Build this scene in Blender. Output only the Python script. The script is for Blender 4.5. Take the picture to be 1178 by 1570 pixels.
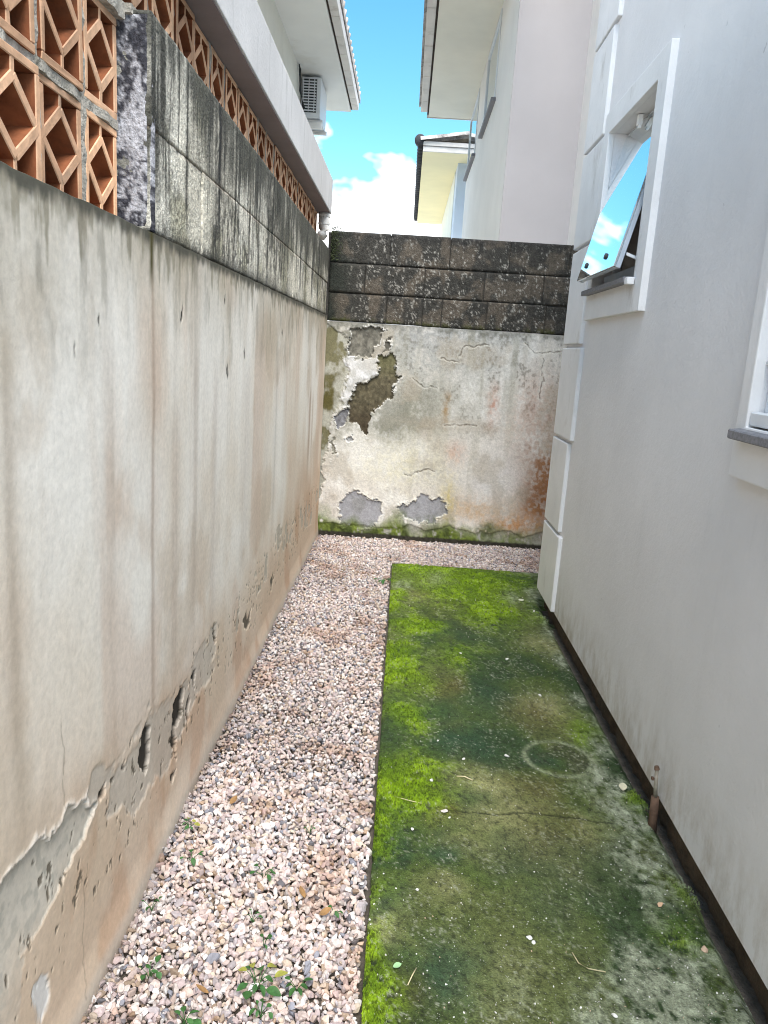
import bpy, bmesh, math, random
import numpy as np
from mathutils import Matrix, Vector

for o in list(bpy.data.objects): bpy.data.objects.remove(o)
scene = bpy.context.scene
C = scene.collection
R = math.radians

# ------------------------------------------------------------------ camera
yaw, pitch, roll, CH = -0.015825, -0.208035, 0.063726, 1.25
fw = Vector((math.sin(yaw)*math.cos(pitch), math.cos(yaw)*math.cos(pitch), math.sin(pitch)))
rt = Vector((math.cos(yaw), -math.sin(yaw), 0)); up = rt.cross(fw)
r2 = rt*math.cos(roll)+up*math.sin(roll); u2 = -rt*math.sin(roll)+up*math.cos(roll)
cd = bpy.data.cameras.new('camera'); cam = bpy.data.objects.new('camera', cd); C.objects.link(cam)
cam.matrix_world = Matrix(((r2.x, u2.x, -fw.x, 0), (r2.y, u2.y, -fw.y, 0), (r2.z, u2.z, -fw.z, CH), (0, 0, 0, 1)))
cd.sensor_fit = 'VERTICAL'; cd.sensor_height = 36; cd.lens = 1164.13/1570*36
cd.clip_start = 0.02; cd.clip_end = 3000
scene.camera = cam

# ------------------------------------------------------------------ sky, sun, exposure
SUN_EL, SUN_AZ = R(59), R(161)          # azimuth measured from +Y towards +X
w = bpy.data.worlds.new('World'); scene.world = w; w.use_nodes = True
nt = w.node_tree; nt.nodes.clear()
def wn(t, **k):
    n = nt.nodes.new(t)
    for a, b in k.items(): setattr(n, a, b)
    return n
def wl(a, b): nt.links.new(a, b)
def wmath(op, a, b=None, clamp=False):
    n = wn('ShaderNodeMath', operation=op, use_clamp=clamp)
    for i, v in enumerate((a, b)):
        if v is None: continue
        if isinstance(v, (int, float)): n.inputs[i].default_value = v
        else: wl(v, n.inputs[i])
    return n.outputs[0]
sky = wn('ShaderNodeTexSky'); sky.sky_type = 'NISHITA'; sky.sun_disc = False
sky.sun_elevation = SUN_EL; sky.sun_rotation = SUN_AZ
sky.air_density = 1.0; sky.dust_density = 0.0; sky.ozone_density = 3.0
tc = wn('ShaderNodeTexCoord'); sep = wn('ShaderNodeSeparateXYZ'); wl(tc.outputs['Generated'], sep.inputs[0])
zz = sep.outputs[2]
n1 = wn('ShaderNodeTexNoise'); n1.inputs['Scale'].default_value = 3.4; n1.inputs['Detail'].default_value = 5; n1.inputs['Roughness'].default_value = .58
mp = wn('ShaderNodeMapping'); mp.inputs['Location'].default_value = (1.3, 4.2, 2.4); mp.inputs['Scale'].default_value = (1, 1, 1.7)
wl(tc.outputs['Generated'], mp.inputs[0]); wl(mp.outputs[0], n1.inputs['Vector'])
bank = wmath('ADD', wmath('MULTIPLY', wmath('SUBTRACT', n1.outputs[0], .5), .60), wmath('SUBTRACT', .200, zz))
bankm = wmath('MULTIPLY', bank, 22, True)
n2 = wn('ShaderNodeTexNoise'); n2.inputs['Scale'].default_value = 2.1; n2.inputs['Detail'].default_value = 3; n2.inputs['Roughness'].default_value = .55
mp2 = wn('ShaderNodeMapping'); mp2.inputs['Location'].default_value = (9.9, 1.1, 2.6); wl(tc.outputs['Generated'], mp2.inputs[0]); wl(mp2.outputs[0], n2.inputs['Vector'])
hi = wmath('MULTIPLY', wmath('SUBTRACT', n2.outputs[0], .54), 9, True)  # scattered cloud overhead, out of view, added for fill light
mask = wmath('MAXIMUM', bankm, hi)
n3 = wn('ShaderNodeTexNoise'); n3.inputs['Scale'].default_value = 7; n3.inputs['Detail'].default_value = 2; wl(mp.outputs[0], n3.inputs['Vector'])
cr = wn('ShaderNodeValToRGB'); cr.color_ramp.elements[0].color = (7.5, 8.0, 8.6, 1); cr.color_ramp.elements[1].color = (13, 13, 12.8, 1)
cr.color_ramp.elements[0].position = .32; cr.color_ramp.elements[1].position = .55
wl(n3.outputs[0], cr.inputs[0])
mx = wn('ShaderNodeMix', data_type='RGBA'); wl(mask, mx.inputs[0]); hs_ = wn('ShaderNodeHueSaturation'); hs_.inputs['Hue'].default_value = .478; hs_.inputs['Saturation'].default_value = 1.22; hs_.inputs['Value'].default_value = 1.12; wl(sky.outputs[0], hs_.inputs['Color']); wl(hs_.outputs[0], mx.inputs[6]); wl(cr.outputs[0], mx.inputs[7])
bg = wn('ShaderNodeBackground'); bg.inputs['Strength'].default_value = 0.076; wl(mx.outputs[2], bg.inputs[0])
wo = wn('ShaderNodeOutputWorld'); wl(bg.outputs[0], wo.inputs[0])

sl = bpy.data.lights.new('sun', 'SUN'); sl.energy = 2.7; sl.angle = R(46); sl.color = (1, .95, .875)   # sun veiled by thin cloud: no hard shadow anywhere
so = bpy.data.objects.new('sun', sl); C.objects.link(so)
sd = Vector((math.sin(SUN_AZ)*math.cos(SUN_EL), math.cos(SUN_AZ)*math.cos(SUN_EL), math.sin(SUN_EL)))
so.rotation_euler = sd.to_track_quat('Z', 'Y').to_euler(); so.location = (20, 5, 30)

vs = scene.view_settings
vs.view_transform = 'Standard'; vs.look = 'None'; vs.gamma = 1; vs.use_curve_mapping = False
vs.exposure = 1.74
scene.render.engine = 'CYCLES'
try:
    scene.cycles.max_bounces = 5; scene.cycles.diffuse_bounces = 3; scene.cycles.use_denoising = True; scene.cycles.filter_width = 1.0
except Exception: pass

# ------------------------------------------------------------------ helpers
rnd = random.Random(7)
def lin(r, g, b):
    f = lambda c: (c/255/12.92 if c/255 <= .04045 else ((c/255+.055)/1.055)**2.4)
    return (f(r), f(g), f(b))
def place(o, parent, loc=None):
    """mesh given in world coordinates (loc None) or around its own origin (loc = world position)"""
    wp = Vector((0, 0, 0)); p = parent
    while p is not None: wp += Vector(p.location); p = p.parent
    o.parent = parent
    o.location = (Vector(loc) if loc is not None else Vector((0, 0, 0))) - wp
    return o
def new(name, me, mat, parent=None, loc=None):
    o = bpy.data.objects.new(name, me); C.objects.link(o)
    if mat is not None and not me.materials: me.materials.append(mat)
    return place(o, parent, loc)
def thing(name, label, cat, loc, group=None):
    o = bpy.data.objects.new(name, None); C.objects.link(o); o.location = loc; o.empty_display_size = .1
    o['label'] = label; o['category'] = cat
    if group: o['group'] = group
    return o
def tag(o, label, cat, group=None):
    o['label'] = label; o['category'] = cat
    if group: o['group'] = group
    return o
def struct(o): o['kind'] = 'structure'; return o
class MB:
    def __init__(s): s.v = []; s.f = []
    def quad(s, *p):
        i = len(s.v); s.v += [tuple(q) for q in p]; s.f.append(tuple(range(i, i+len(p)))); return s
    def box(s, a, b):
        (x0, y0, z0), (x1, y1, z1) = a, b
        i = len(s.v)
        s.v += [(x0,y0,z0),(x1,y0,z0),(x1,y1,z0),(x0,y1,z0),(x0,y0,z1),(x1,y0,z1),(x1,y1,z1),(x0,y1,z1)]
        s.f += [tuple(i+k for k in q) for q in ((0,3,2,1),(4,5,6,7),(0,1,5,4),(1,2,6,5),(2,3,7,6),(3,0,4,7))]
        return s
    def prism(s, pts, d):           # closed polygon pts (3d) extruded by vector d
        i = len(s.v); n = len(pts); d = Vector(d)
        s.v += [tuple(p) for p in pts]+[tuple(Vector(p)+d) for p in pts]
        s.f.append(tuple(i+k for k in range(n))[::-1]); s.f.append(tuple(i+n+k for k in range(n)))
        for k in range(n): s.f.append((i+k, i+(k+1) % n, i+n+(k+1) % n, i+n+k))
        return s
    def tube(s, pts, r, seg=10, cap=True):
        rings = []
        rr = r if isinstance(r, (list, tuple)) else [r]*len(pts)
        for k, p in enumerate(pts):
            p = Vector(p)
            d = (Vector(pts[min(k+1, len(pts)-1)])-Vector(pts[max(k-1, 0)])).normalized()
            a = d.orthogonal().normalized() if abs(d.z) < .95 else Vector((1, 0, 0)); a = (a-d*a.dot(d)).normalized(); b = d.cross(a)
            i = len(s.v); rings.append(i)
            for j in range(seg):
                t = 2*math.pi*j/seg; s.v.append(tuple(p+(a*math.cos(t)+b*math.sin(t))*rr[k]))
        for q in range(len(rings)-1):
            for j in range(seg): s.f.append((rings[q]+j, rings[q]+(j+1) % seg, rings[q+1]+(j+1) % seg, rings[q+1]+j))
        if cap:
            s.f.append(tuple(rings[0]+j for j in range(seg))[::-1]); s.f.append(tuple(rings[-1]+j for j in range(seg)))
        return s
    def mesh(s, name='m', bevel=0, seg=2, smooth=False):
        me = bpy.data.meshes.new(name); me.from_pydata(s.v, [], s.f)
        bm = bmesh.new(); bm.from_mesh(me)
        bmesh.ops.recalc_face_normals(bm, faces=bm.faces)
        if bevel: bmesh.ops.bevel(bm, geom=[e for e in bm.edges if len(e.link_faces) == 2 and e.calc_face_angle(0) > .4], offset=bevel, segments=seg, affect='EDGES', profile=.6)
        if smooth:
            for f in bm.faces: f.smooth = True
        bm.to_mesh(me); bm.free(); return me
def ring_mesh(x0, x1, outer, inner):      # rectangular surround lying in a plane x = const, from x0 (front) to x1 (back)
    (a0, b0, a1, b1), (c0, d0, c1, d1) = outer, inner
    m = MB()
    O = [(a0, b0), (a1, b0), (a1, b1), (a0, b1)]; I = [(c0, d0), (c1, d0), (c1, d1), (c0, d1)]
    m.v = [(x, y, z) for x in (x0, x1) for (y, z) in O+I]
    for k in range(4):
        j = (k+1) % 4
        m.f += [(k, j, 4+j, 4+k), (8+k, 8+j, 12+j, 12+k), (k, j, 8+j, 8+k), (4+k, 4+j, 12+j, 12+k)]
    return m

# numpy noise
def hsh(ix, iy, s):
    n = (ix*374761393+iy*668265263+s*982451653) & 0xffffffff
    n = ((n ^ (n >> 13))*1274126177) & 0xffffffff
    return ((n ^ (n >> 16)) & 0xffffff)/float(0xffffff)
def vn(x, y, s=0):
    x = np.asarray(x, float); y = np.asarray(y, float); x, y = np.broadcast_arrays(x, y)
    ix = np.floor(x).astype(np.int64); iy = np.floor(y).astype(np.int64); fx = x-ix; fy = y-iy
    fx = fx*fx*fx*(fx*(fx*6-15)+10); fy = fy*fy*fy*(fy*(fy*6-15)+10)
    a = hsh(ix, iy, s); b = hsh(ix+1, iy, s); c = hsh(ix, iy+1, s); d = hsh(ix+1, iy+1, s)
    return (a*(1-fx)+b*fx)*(1-fy)+(c*(1-fx)+d*fx)*fy
def fbm(x, y, s=0, o=5, g=.5):
    t = 0; a = 1; n = 0
    x = np.asarray(x, float); y = np.asarray(y, float)
    for k in range(o):
        t = t+a*vn(x*2**k+17.3*k, y*2**k-9.1*k, s+k*31); n += a; a *= g
    return t/n
def ss(a, b, x):
    t = np.clip((x-a)/(b-a), 0, 1); return t*t*(3-2*t)
def sdf(poly, u, v):
    d = np.full(u.shape, 1e9); ins = np.zeros(u.shape, bool); n = len(poly)
    for i in range(n):
        (x0, y0), (x1, y1) = poly[i], poly[(i+1) % n]
        ex, ey = x1-x0, y1-y0; L = ex*ex+ey*ey+1e-12
        t = np.clip(((u-x0)*ex+(v-y0)*ey)/L, 0, 1)
        d = np.minimum(d, np.hypot(u-x0-t*ex, v-y0-t*ey))
        c = ((y0 > v) != (y1 > v)); ins ^= c & (u < (x1-x0)*(v-y0)/(y1-y0+1e-12)+x0)
    return np.where(ins, -d, d)
def linesd(pts, u, v):
    d = np.full(u.shape, 1e9)
    for (x0, y0), (x1, y1) in zip(pts[:-1], pts[1:]):
        ex, ey = x1-x0, y1-y0; L = ex*ex+ey*ey+1e-12
        t = np.clip(((u-x0)*ex+(v-y0)*ey)/L, 0, 1)
        d = np.minimum(d, np.hypot(u-x0-t*ex, v-y0-t*ey))
    return d
def mixc(c, col, m): return c*(1-m[..., None])+np.array(col)*m[..., None]
def raw_mesh(name, co, faces, col=None, smooth=True, nper=4):
    me = bpy.data.meshes.new(name); nv = len(co); nf = len(faces)
    me.vertices.add(nv); me.vertices.foreach_set('co', np.ascontiguousarray(co, np.float32).ravel())
    me.loops.add(nf*nper); me.loops.foreach_set('vertex_index', np.ascontiguousarray(faces, np.int32).ravel())
    me.polygons.add(nf); me.polygons.foreach_set('loop_start', np.arange(0, nf*nper, nper, dtype=np.int32))
    try: me.polygons.foreach_set('loop_total', np.full(nf, nper, np.int32))
    except Exception: pass
    me.polygons.foreach_set('use_smooth', np.full(nf, smooth, bool))
    if col is not None:
        a = me.attributes.new('Col', 'FLOAT_COLOR', 'POINT')
        a.data.foreach_set('color', np.concatenate([np.clip(col, 0.005, 1), np.ones((nv, 1))], 1).astype(np.float32).ravel())
    me.update(calc_edges=True); me.validate(); return me
def grid_faces(nu, nv, flip=False):
    i = np.arange(nu-1)[:, None]*nv+np.arange(nv-1)[None]
    q = np.stack([i, i+nv, i+nv+1, i+1], -1).reshape(-1, 4)
    return q[:, ::-1] if flip else q

# ------------------------------------------------------------------ materials
def material(name):
    m = bpy.data.materials.new(name); m.use_nodes = True
    t = m.node_tree; b = t.nodes['Principled BSDF']; return m, t, b
def nz(t, scale, detail=4, rough=.55, vec=None, sc=None, out=0):
    n = t.nodes.new('ShaderNodeTexNoise'); n.inputs['Scale'].default_value = scale; n.inputs['Detail'].default_value = detail; n.inputs['Roughness'].default_value = rough
    g = t.nodes.new('ShaderNodeNewGeometry')
    src = g.outputs['Position']
    if sc:
        mpn = t.nodes.new('ShaderNodeMapping'); mpn.inputs['Scale'].default_value = sc; t.links.new(src, mpn.inputs[0]); src = mpn.outputs[0]
    t.links.new(src, n.inputs['Vector']); return n.outputs[0]
def ramp(t, src, stops):
    r = t.nodes.new('ShaderNodeValToRGB'); el = r.color_ramp.elements
    while len(el) < len(stops): el.new(.5)
    for e, (p, c) in zip(el, stops): e.position = p; e.color = (*c, 1) if len(c) == 3 else c
    t.links.new(src, r.inputs[0]); return r.outputs[0]
def mixn(t, fac, a, b, blend='MIX'):
    n = t.nodes.new('ShaderNodeMix'); n.data_type = 'RGBA'; n.blend_type = blend
    for i, v in ((0, fac), (6, a), (7, b)):
        if isinstance(v, (int, float)): n.inputs[i].default_value = v
        elif isinstance(v, tuple): n.inputs[i].default_value = (*v, 1)
        else: t.links.new(v, n.inputs[i])
    return n.outputs[2]
def bump(t, b, src, strength=.3, dist=.005):
    n = t.nodes.new('ShaderNodeBump'); n.inputs['Strength'].default_value = strength; n.inputs['Distance'].default_value = dist
    t.links.new(src, n.inputs['Height']); t.links.new(n.outputs[0], b.inputs['Normal'])
def attr_mat(name, fine=(90, .78, 1.12), bscale=160, bstr=.35, bdist=.003, rough=.9, speck=None):
    m, t, b = material(name)
    a = t.nodes.new('ShaderNodeAttribute'); a.attribute_name = 'Col'
    g = ramp(t, nz(t, fine[0], 4, .65), [(.3, (fine[1],)*3), (.7, (fine[2],)*3)])
    c = mixn(t, 1.0, a.outputs['Color'], g, 'MULTIPLY')
    if speck:
        s = ramp(t, nz(t, speck[0], 2, .5), [(speck[1], (0, 0, 0)), (speck[1]+.05, (1, 1, 1))])
        c = mixn(t, s, c, speck[2])
    t.links.new(c, b.inputs['Base Color']); b.inputs['Roughness'].default_value = rough
    b.inputs['Specular IOR Level'].default_value = .25
    bump(t, b, nz(t, bscale, 2, .6), bstr, bdist)
    return m
def plain(name, col, rough=.7, var=.12, scale=6, bscale=80, bstr=.12, bdist=.003, metal=0, spec=.3, dirt=None):
    m, t, b = material(name)
    lo = tuple(c*(1-var) for c in col); hi_ = tuple(min(1, c*(1+var)) for c in col)
    c = ramp(t, nz(t, scale, 6, .6), [(.3, lo), (.7, hi_)])
    if dirt:
        s = ramp(t, nz(t, dirt[0], 8, .65, sc=dirt[3] if len(dirt) > 3 else None), [(dirt[1], (0, 0, 0)), (dirt[1]+.18, (1, 1, 1))])
        c = mixn(t, s, c, dirt[2])
    t.links.new(c, b.inputs['Base Color']); b.inputs['Roughness'].default_value = rough; b.inputs['Metallic'].default_value = metal
    b.inputs['Specular IOR Level'].default_value = spec
    if bstr: bump(t, b, nz(t, bscale, 2, .6), bstr, bdist)
    return m
M = {}
M['plaster'] = attr_mat('stained_plaster', (70, .88, 1.06), 130, .20, .002)
M['backplaster'] = attr_mat('peeling_plaster', (80, .8, 1.1), 130, .45, .004)
M['block'] = attr_mat('mouldy_concrete_block', (110, .55, 1.3), 140, .8, .006)
M['slab'] = attr_mat('mossy_concrete', (210, .55, 1.4), 260, .9, .005, speck=(330, .70, (.62, .62, .56)))
M['stone'] = attr_mat('gravel_stone', (140, .8, 1.12), 300, .25, .001, rough=.75)
M['moss'] = attr_mat('moss', (200, .7, 1.3), 300, .2, .001)
M['leaf'] = plain('weed_leaf', (.040, .115, .030), .55, .45, 60, bstr=.1, bscale=300, bdist=.001)
M['leafyellow'] = plain('yellow_leaf', (.30, .30, .06), .6, .3, 60, bstr=.1)
M['soil'] = plain('dark_soil', (.10, .085, .07), .95, .4, 30, 120, .6, .01)
M['terracotta'] = plain('terracotta', (.30, .105, .045), .85, .35, 22, 160, .3, .002, dirt=(9, .55, (.16, .075, .04)))  # inner faces: shade inside the openings is put into this darker colour
M['terraface'] = plain('weathered_lit_terracotta_face', (.80, .50, .32), .9, .22, 26, 160, .4, .002, dirt=(11, .58, (.50, .38, .28)))
M['mortar'] = plain('mortar', (.44, .41, .36), .95, .3, 25, 120, .8, .006, dirt=(14, .54, (.14, .13, .10)))
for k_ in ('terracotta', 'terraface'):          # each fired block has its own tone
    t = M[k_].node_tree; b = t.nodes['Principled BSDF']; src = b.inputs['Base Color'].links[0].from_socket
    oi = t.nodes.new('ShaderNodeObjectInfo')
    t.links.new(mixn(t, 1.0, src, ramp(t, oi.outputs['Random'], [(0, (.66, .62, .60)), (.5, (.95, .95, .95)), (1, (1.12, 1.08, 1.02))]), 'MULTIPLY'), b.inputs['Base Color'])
def house_paint(name, col, stain, zline, strength=1):
    """matt wall paint, faint roller mottling, splash dirt with its own ragged outline low down"""
    m, t, b = material(name)
    c = ramp(t, nz(t, 2.2, 7, .6), [(.3, tuple(k*.93 for k in col)), (.72, tuple(min(1, k*1.05) for k in col))])
    st = ramp(t, nz(t, 5, 6, .62, sc=(1, 2.2, .35)), [(.56, (0, 0, 0)), (.8, (.30,)*3)])
    c = mixn(t, st, c, tuple(k*.78 for k in col))
    g = t.nodes.new('ShaderNodeNewGeometry'); sp = t.nodes.new('ShaderNodeSeparateXYZ'); t.links.new(g.outputs['Position'], sp.inputs[0])
    hgt_ = ramp(t, sp.outputs[2], [(.07, (1, 1, 1)), (zline, (0, 0, 0))])
    nn = ramp(t, nz(t, 14, 7, .72, sc=(1, 1, .45)), [(.42, (0, 0, 0)), (.72, (strength,)*3)])
    d = mixn(t, 1.0, hgt_, nn, 'MULTIPLY')
    c = mixn(t, d, c, stain)
    sc_ = ramp(t, nz(t, 26, 3, .6, sc=(1, 1, .6)), [(.735, (0, 0, 0)), (.76, (.55,)*3)]); c = mixn(t, sc_, c, tuple(k*.55 for k in col))
    t.links.new(c, b.inputs['Base Color']); b.inputs['Roughness'].default_value = .8; b.inputs['Specular IOR Level'].default_value = .25
    bump(t, b, nz(t, 42, 5, .75), .55, .004); return m
M['house'] = house_paint('house_paint_white', (.755, .745, .755), (.38, .32, .25), .30, .9)
M['end_shade'] = plain('shaded_pink_paint', (.54, .50, .50), .8, .05, 1.5, 70, .12, .003, dirt=(1.6, .60, (.50, .45, .45), (2.5, 2.5, .4)))  # the end wall's shade is put into this darker, pinkish colour
M['trim'] = plain('trim_paint', (.78, .775, .78), .75, .06, 5, 60, .35, .003, dirt=(6, .58, (.52, .50, .48), (1, 1, .5)))
M['rear_paint'] = plain('rear_house_paint', (.88, .86, .84), .8, .05, 1.5, 70, .12, .003, dirt=(1.6, .62, (.70, .67, .65), (2.5, 2.5, .4)))
M['cream'] = plain('cream_soffit', (.88, .85, .75), .8, .07, 1.2, 60, .1, .002, dirt=(1.1, .60, (.76, .72, .62)))
M['soffit_l'] = plain('white_soffit', (.88, .87, .83), .8, .06, 1.2, 60, .1, .002, dirt=(1.0, .62, (.74, .71, .64)))
M['yellow'] = plain('yellow_soffit', (.92, .82, .52), .8, .06, 1.0, 60, .1, .002)
M['bluepaint'] = plain('pale_blue_paint', (.60, .68, .78), .8, .08, 1.0, 60, .1, .002)
M['fascia'] = plain('fascia_board', (.72, .68, .64), .6, .12, 3, 60, .1, .002, dirt=(4, .58, (.45, .40, .34)))
M['dark'] = plain('dark_gap', (.06, .045, .035), .9, .3, 8, bstr=0)
M['tile'] = plain('roof_tile', (.52, .48, .45), .85, .35, 8, 60, .3, .004, dirt=(5, .5, (.12, .11, .11)))
M['tiledark'] = plain('dark_roof_tile', (.05, .05, .055), .8, .35, 8, 60, .3, .004)
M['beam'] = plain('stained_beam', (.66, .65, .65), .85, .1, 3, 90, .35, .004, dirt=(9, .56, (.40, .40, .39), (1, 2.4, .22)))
M['shaded_soffit'] = plain('beam_underside_shade', (.30, .25, .26), .9, .12, 4, 90, .2, .003)  # shade under the beam put into a dark colour
M['pvc'] = plain('white_pvc', (.78, .77, .75), .45, .08, 6, 40, .05, .001, dirt=(8, .6, (.5, .47, .42)))
M['metal'] = plain('white_metal', (.74, .77, .80), .4, .05, 8, bstr=0)
M['alu'] = plain('aluminium', (.55, .62, .70), .35, .08, 10, bstr=0, metal=.4)
M['granite'] = plain('grey_granite', (.20, .20, .22), .55, .3, 120, 200, .1, .001)
M['rust'] = plain('rusty_pipe', (.13, .08, .055), .85, .4, 40, 160, .5, .003)
M['grille'] = plain('dark_grille', (.05, .055, .06), .6, .2, 8, bstr=0)
M['plinth'] = plain('brown_plinth', (.085, .062, .042), .95, .45, 14, 90, .8, .008, dirt=(7, .5, (.05, .045, .035)))
M['yard'] = plain('pale_concrete', (.62, .60, .56), .9, .12, 1.5, 40, .3, .005)
M['ground'] = plain('dry_ground', (.30, .28, .22), .95, .25, .6, 20, .4, .01)
M['interior'] = plain('pale_backing', (.62, .58, .54), .9, .1, 3, bstr=0)  # for the added sheet behind the awning pane
def glass_mat(name, col, rough, metal):
    m, t, b = material(name); b.inputs['Base Color'].default_value = (*col, 1); b.inputs['Metallic'].default_value = metal; b.inputs['Roughness'].default_value = rough
    b.inputs['Specular IOR Level'].default_value = 1
    bump(t, b, nz(t, 3, 2, .4), .03, .01); return m
M['mirror'] = glass_mat('reflective_glass', (.86, .92, .95), .03, 1.0)
M['pane'] = glass_mat('window_glass', (.42, .52, .62), .05, .75)

# ------------------------------------------------------------------ ground
g = MB().quad((-900, -900, -.14), (900, -900, -.14), (900, 900, -.14), (-900, 900, -.14))
struct(new('ground', g.mesh(), M['ground']))
g = MB().box((-6, -14, -.135), (8, -.75, -.03))
struct(new('yard_bounce_pavement', g.mesh(), M['yard']))  # unseen, kept pale to bounce light into the passage
g = MB().box((-9, 5.32, -.135), (14, 40, -.03))
struct(new('rear_bounce_pavement', g.mesh(), M['yard']))  # unseen, made pale to bounce light up onto the soffits
g = MB().box((-.60, -.74, -.135), (1.36, 5.10, -.028))
struct(new('gravel_bed', g.mesh(), M['soil']))

# ------------------------------------------------------------------ mossy slab
XS = -.531; XR = .79
def warp(u, v, f, a, s):
    return u+(fbm(u*f, v*f, s)-.5)*a, v+(fbm(u*f+31, v*f-7, s+9)-.5)*a
def blob(u, v, pts, ry=1.0):
    m = 0
    for (x, y, r, k) in pts:
        m = np.maximum(m, k*np.exp(-(((u-x)/r)**2+((v-y)/(r*ry))**2)))
    return m
def slabcol(x, y):
    u, v = warp(x, y, 5, .16, 3); u, v = warp(u, v, 22, .05, 4)
    n1 = fbm(x*5, y*4, 11); n2 = fbm(x*16, y*13, 12); n3 = fbm(x*60, y*50, 13, 4)
    c = np.zeros(x.shape+(3,))+np.array([.125, .165, .050])
    c = mixc(c, (.175, .185, .085), ss(.50, .66, n1)*.7)
    c = mixc(c, (.045, .085, .040), ss(.52, .34, n1)*.85)
    c = mixc(c, (.045, .10, .07), blob(u, v, [(.254, 2.35, .10, .9), (.17, 2.52, .12, .75), (.177, 1.368, .07, .95), (.2, 1.76, .055, .85), (.08, 1.77, .07, .6), (.33, 3.4, .2, .55), (.5, 2.25, .05, .7), (.42, 2.62, .15, .65), (.25, 2.0, .05, .7), (.05, 1.5, .05, .8), (.44, 1.62, .09, .45)], 1.3))
    tan = blob(u, v, [(.63, 2.6, .09, .9), (.315, 2.08, .085, .85), (.37, 1.89, .12, .8), (.74, 3.25, .10, .7), (.19, 1.586, .05, .4), (.26, 1.94, .06, .5), (.05, 1.44, .05, .7), (.27, 4.15, .12, .85), (.60, 1.85, .07, .55), (.12, 3.85, .10, .5), (.5, 1.78, .12, .35), (.3, 1.35, .1, .3)], 1.2)*(.35+1.1*n2)
    c = mixc(c, (.50, .45, .28), np.clip(tan*1.1, 0, 1))
    br = blob(u, v, [(.23, 2.76, .07, .8), (.37, 2.12, .06, .55), (.14, 3.88, .10, .6), (.19, 1.93, .035, 1), (.57, 2.53, .10, .7), (.5, 1.87, .1, .5), (.33, 3.6, .2, .4), (.46, 2.05, .1, .65), (.10, 1.3, .05, .5)], 1.2)*(.4+n2)
    c = mixc(c, (.19, .135, .05), np.clip(br, 0, 1)*.8)
    # bright living moss, mostly along the gravel side and the far end
    edge = np.exp(-(x/(.05+.09*ss(1.7, 2.6, y)))**2)*ss(.42, .62, fbm(x*5, y*3.2, 21))
    mo = np.maximum(edge*.9, blob(u, v, [(.098, 2.05, .10, 1.1), (.08, 2.5, .08, .9), (.40, 4.15, .30, 1.0), (.14, 3.38, .10, .9), (.50, 3.72, .16, .9), (.01, 1.25, .055, 1.1), (.03, 3.04, .09, .9), (.76, 1.67, .035, 1), (.775, 2.02, .03, 1), (.08, 2.8, .08, .8), (.3, 3.05, .10, .5), (.2, 4.3, .25, .9), (.70, 2.45, .06, .6), (.74, 3.62, .06, .7), (.7, 1.5, .05, .5), (.62, 4.2, .2, .6)], 1.4))
    mo = np.clip(mo*(.45+1.05*n2)*ss(.22, .42, n3), 0, 1)
    c = mixc(c, (.30, .45, .016), mo)
    c = mixc(c, (.50, .68, .04), mo*ss(.45, .70, n2)*.8)
    # bare grey concrete beside the house
    gr = blob(u, v, [(.62, 1.20, .11, 1.8), (.56, 1.32, .06, 1.5), (.66, 1.36, .05, 1.2), (.714, 1.96, .06, 1.2), (.716, 1.79, .06, 1.2), (.70, 1.7, .05, 1.1), (.68, 1.57, .03, .8), (.72, 1.44, .035, .9), (.62, 1.30, .075, 1), (.66, 2.16, .055, .9), (.72, 2.06, .05, .9), (.74, 2.35, .05, .7), (.77, 2.7, .05, .7), (.785, 3.1, .05, .7), (.65, 3.92, .05, .7), (.785, 1.35, .05, 1), (.79, 1.5, .03, .9), (.25, 4.16, .07, .6), (.32, 1.3, .05, .3), (.07, 4.0, .05, .7)], 1.6)
    gr = np.clip(np.maximum(gr, .75*ss(.70, .79, x)*ss(.35, .6, n1))*(.5+n2)*ss(.25, .45, n3), 0, 1)*(1-.6*mo)
    c = mixc(c, (.42, .42, .40), gr)
    c = mixc(c, (.62, .62, .61), gr*ss(.55, .72, n3)*.7)
    # round cover cast into the slab
    rr = np.hypot((x-.578)/.108, (y-2.255)/.108)
    rim = np.exp(-((rr-1)/.09)**2)*(.45+.7*n2)
    c = mixc(c, (.42, .43, .36), np.clip(rim, 0, 1))
    c = mixc(c, (.075, .075, .06), np.where(rr < .9, .55*ss(.35, .65, n2), 0))
    ck = linesd([(.20, 1.925), (.337, 1.923), (.412, 1.938), (.522, 1.933), (.66, 1.924)], *warp(x, y, 30, .02, 44))
    c = mixc(c, (.03, .03, .02), np.exp(-(ck/.0035)**2)*.9)
    n4 = fbm(x*150, y*130, 14, 3); c = c*np.array([.56, .62, .45])*(.36+.70*n3+.46*n4)[..., None]
    c = mixc(c, (.30, .31, .24), ss(.66, .74, n4)*ss(.42, .6, n2)*.55); c = mixc(c, (.018, .022, .012), ss(.36, .28, n4)*.55)
    z = .004*(n1-.5)+.0035*(n3-.5)+mo*(.004+.008*n3)-.003*np.exp(-((rr-1)/.05)**2)-.004*np.exp(-(ck/.004)**2)
    return c, z, mo
ya = np.concatenate([np.arange(-.74, .85, .03), np.exp(np.arange(math.log(.85), math.log(4.43), .0026)), [4.43]])
xa = np.concatenate([np.arange(0, .8001, .004), np.arange(.81, 1.06, .01)])
Y, X = np.meshgrid(ya, xa, indexing='ij')
col, zz_, mo = slabcol(X, Y)
Xe = X.copy(); Xe[:, 0] += (fbm(ya*30, ya*0, 5)-.5)*.008; Xe[:, 1] += (fbm(ya*30, ya*0, 5)-.5)*.006
Ye = Y.copy(); Ye[-1] += (fbm(xa*30, xa*0, 6)-.5)*.010
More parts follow.
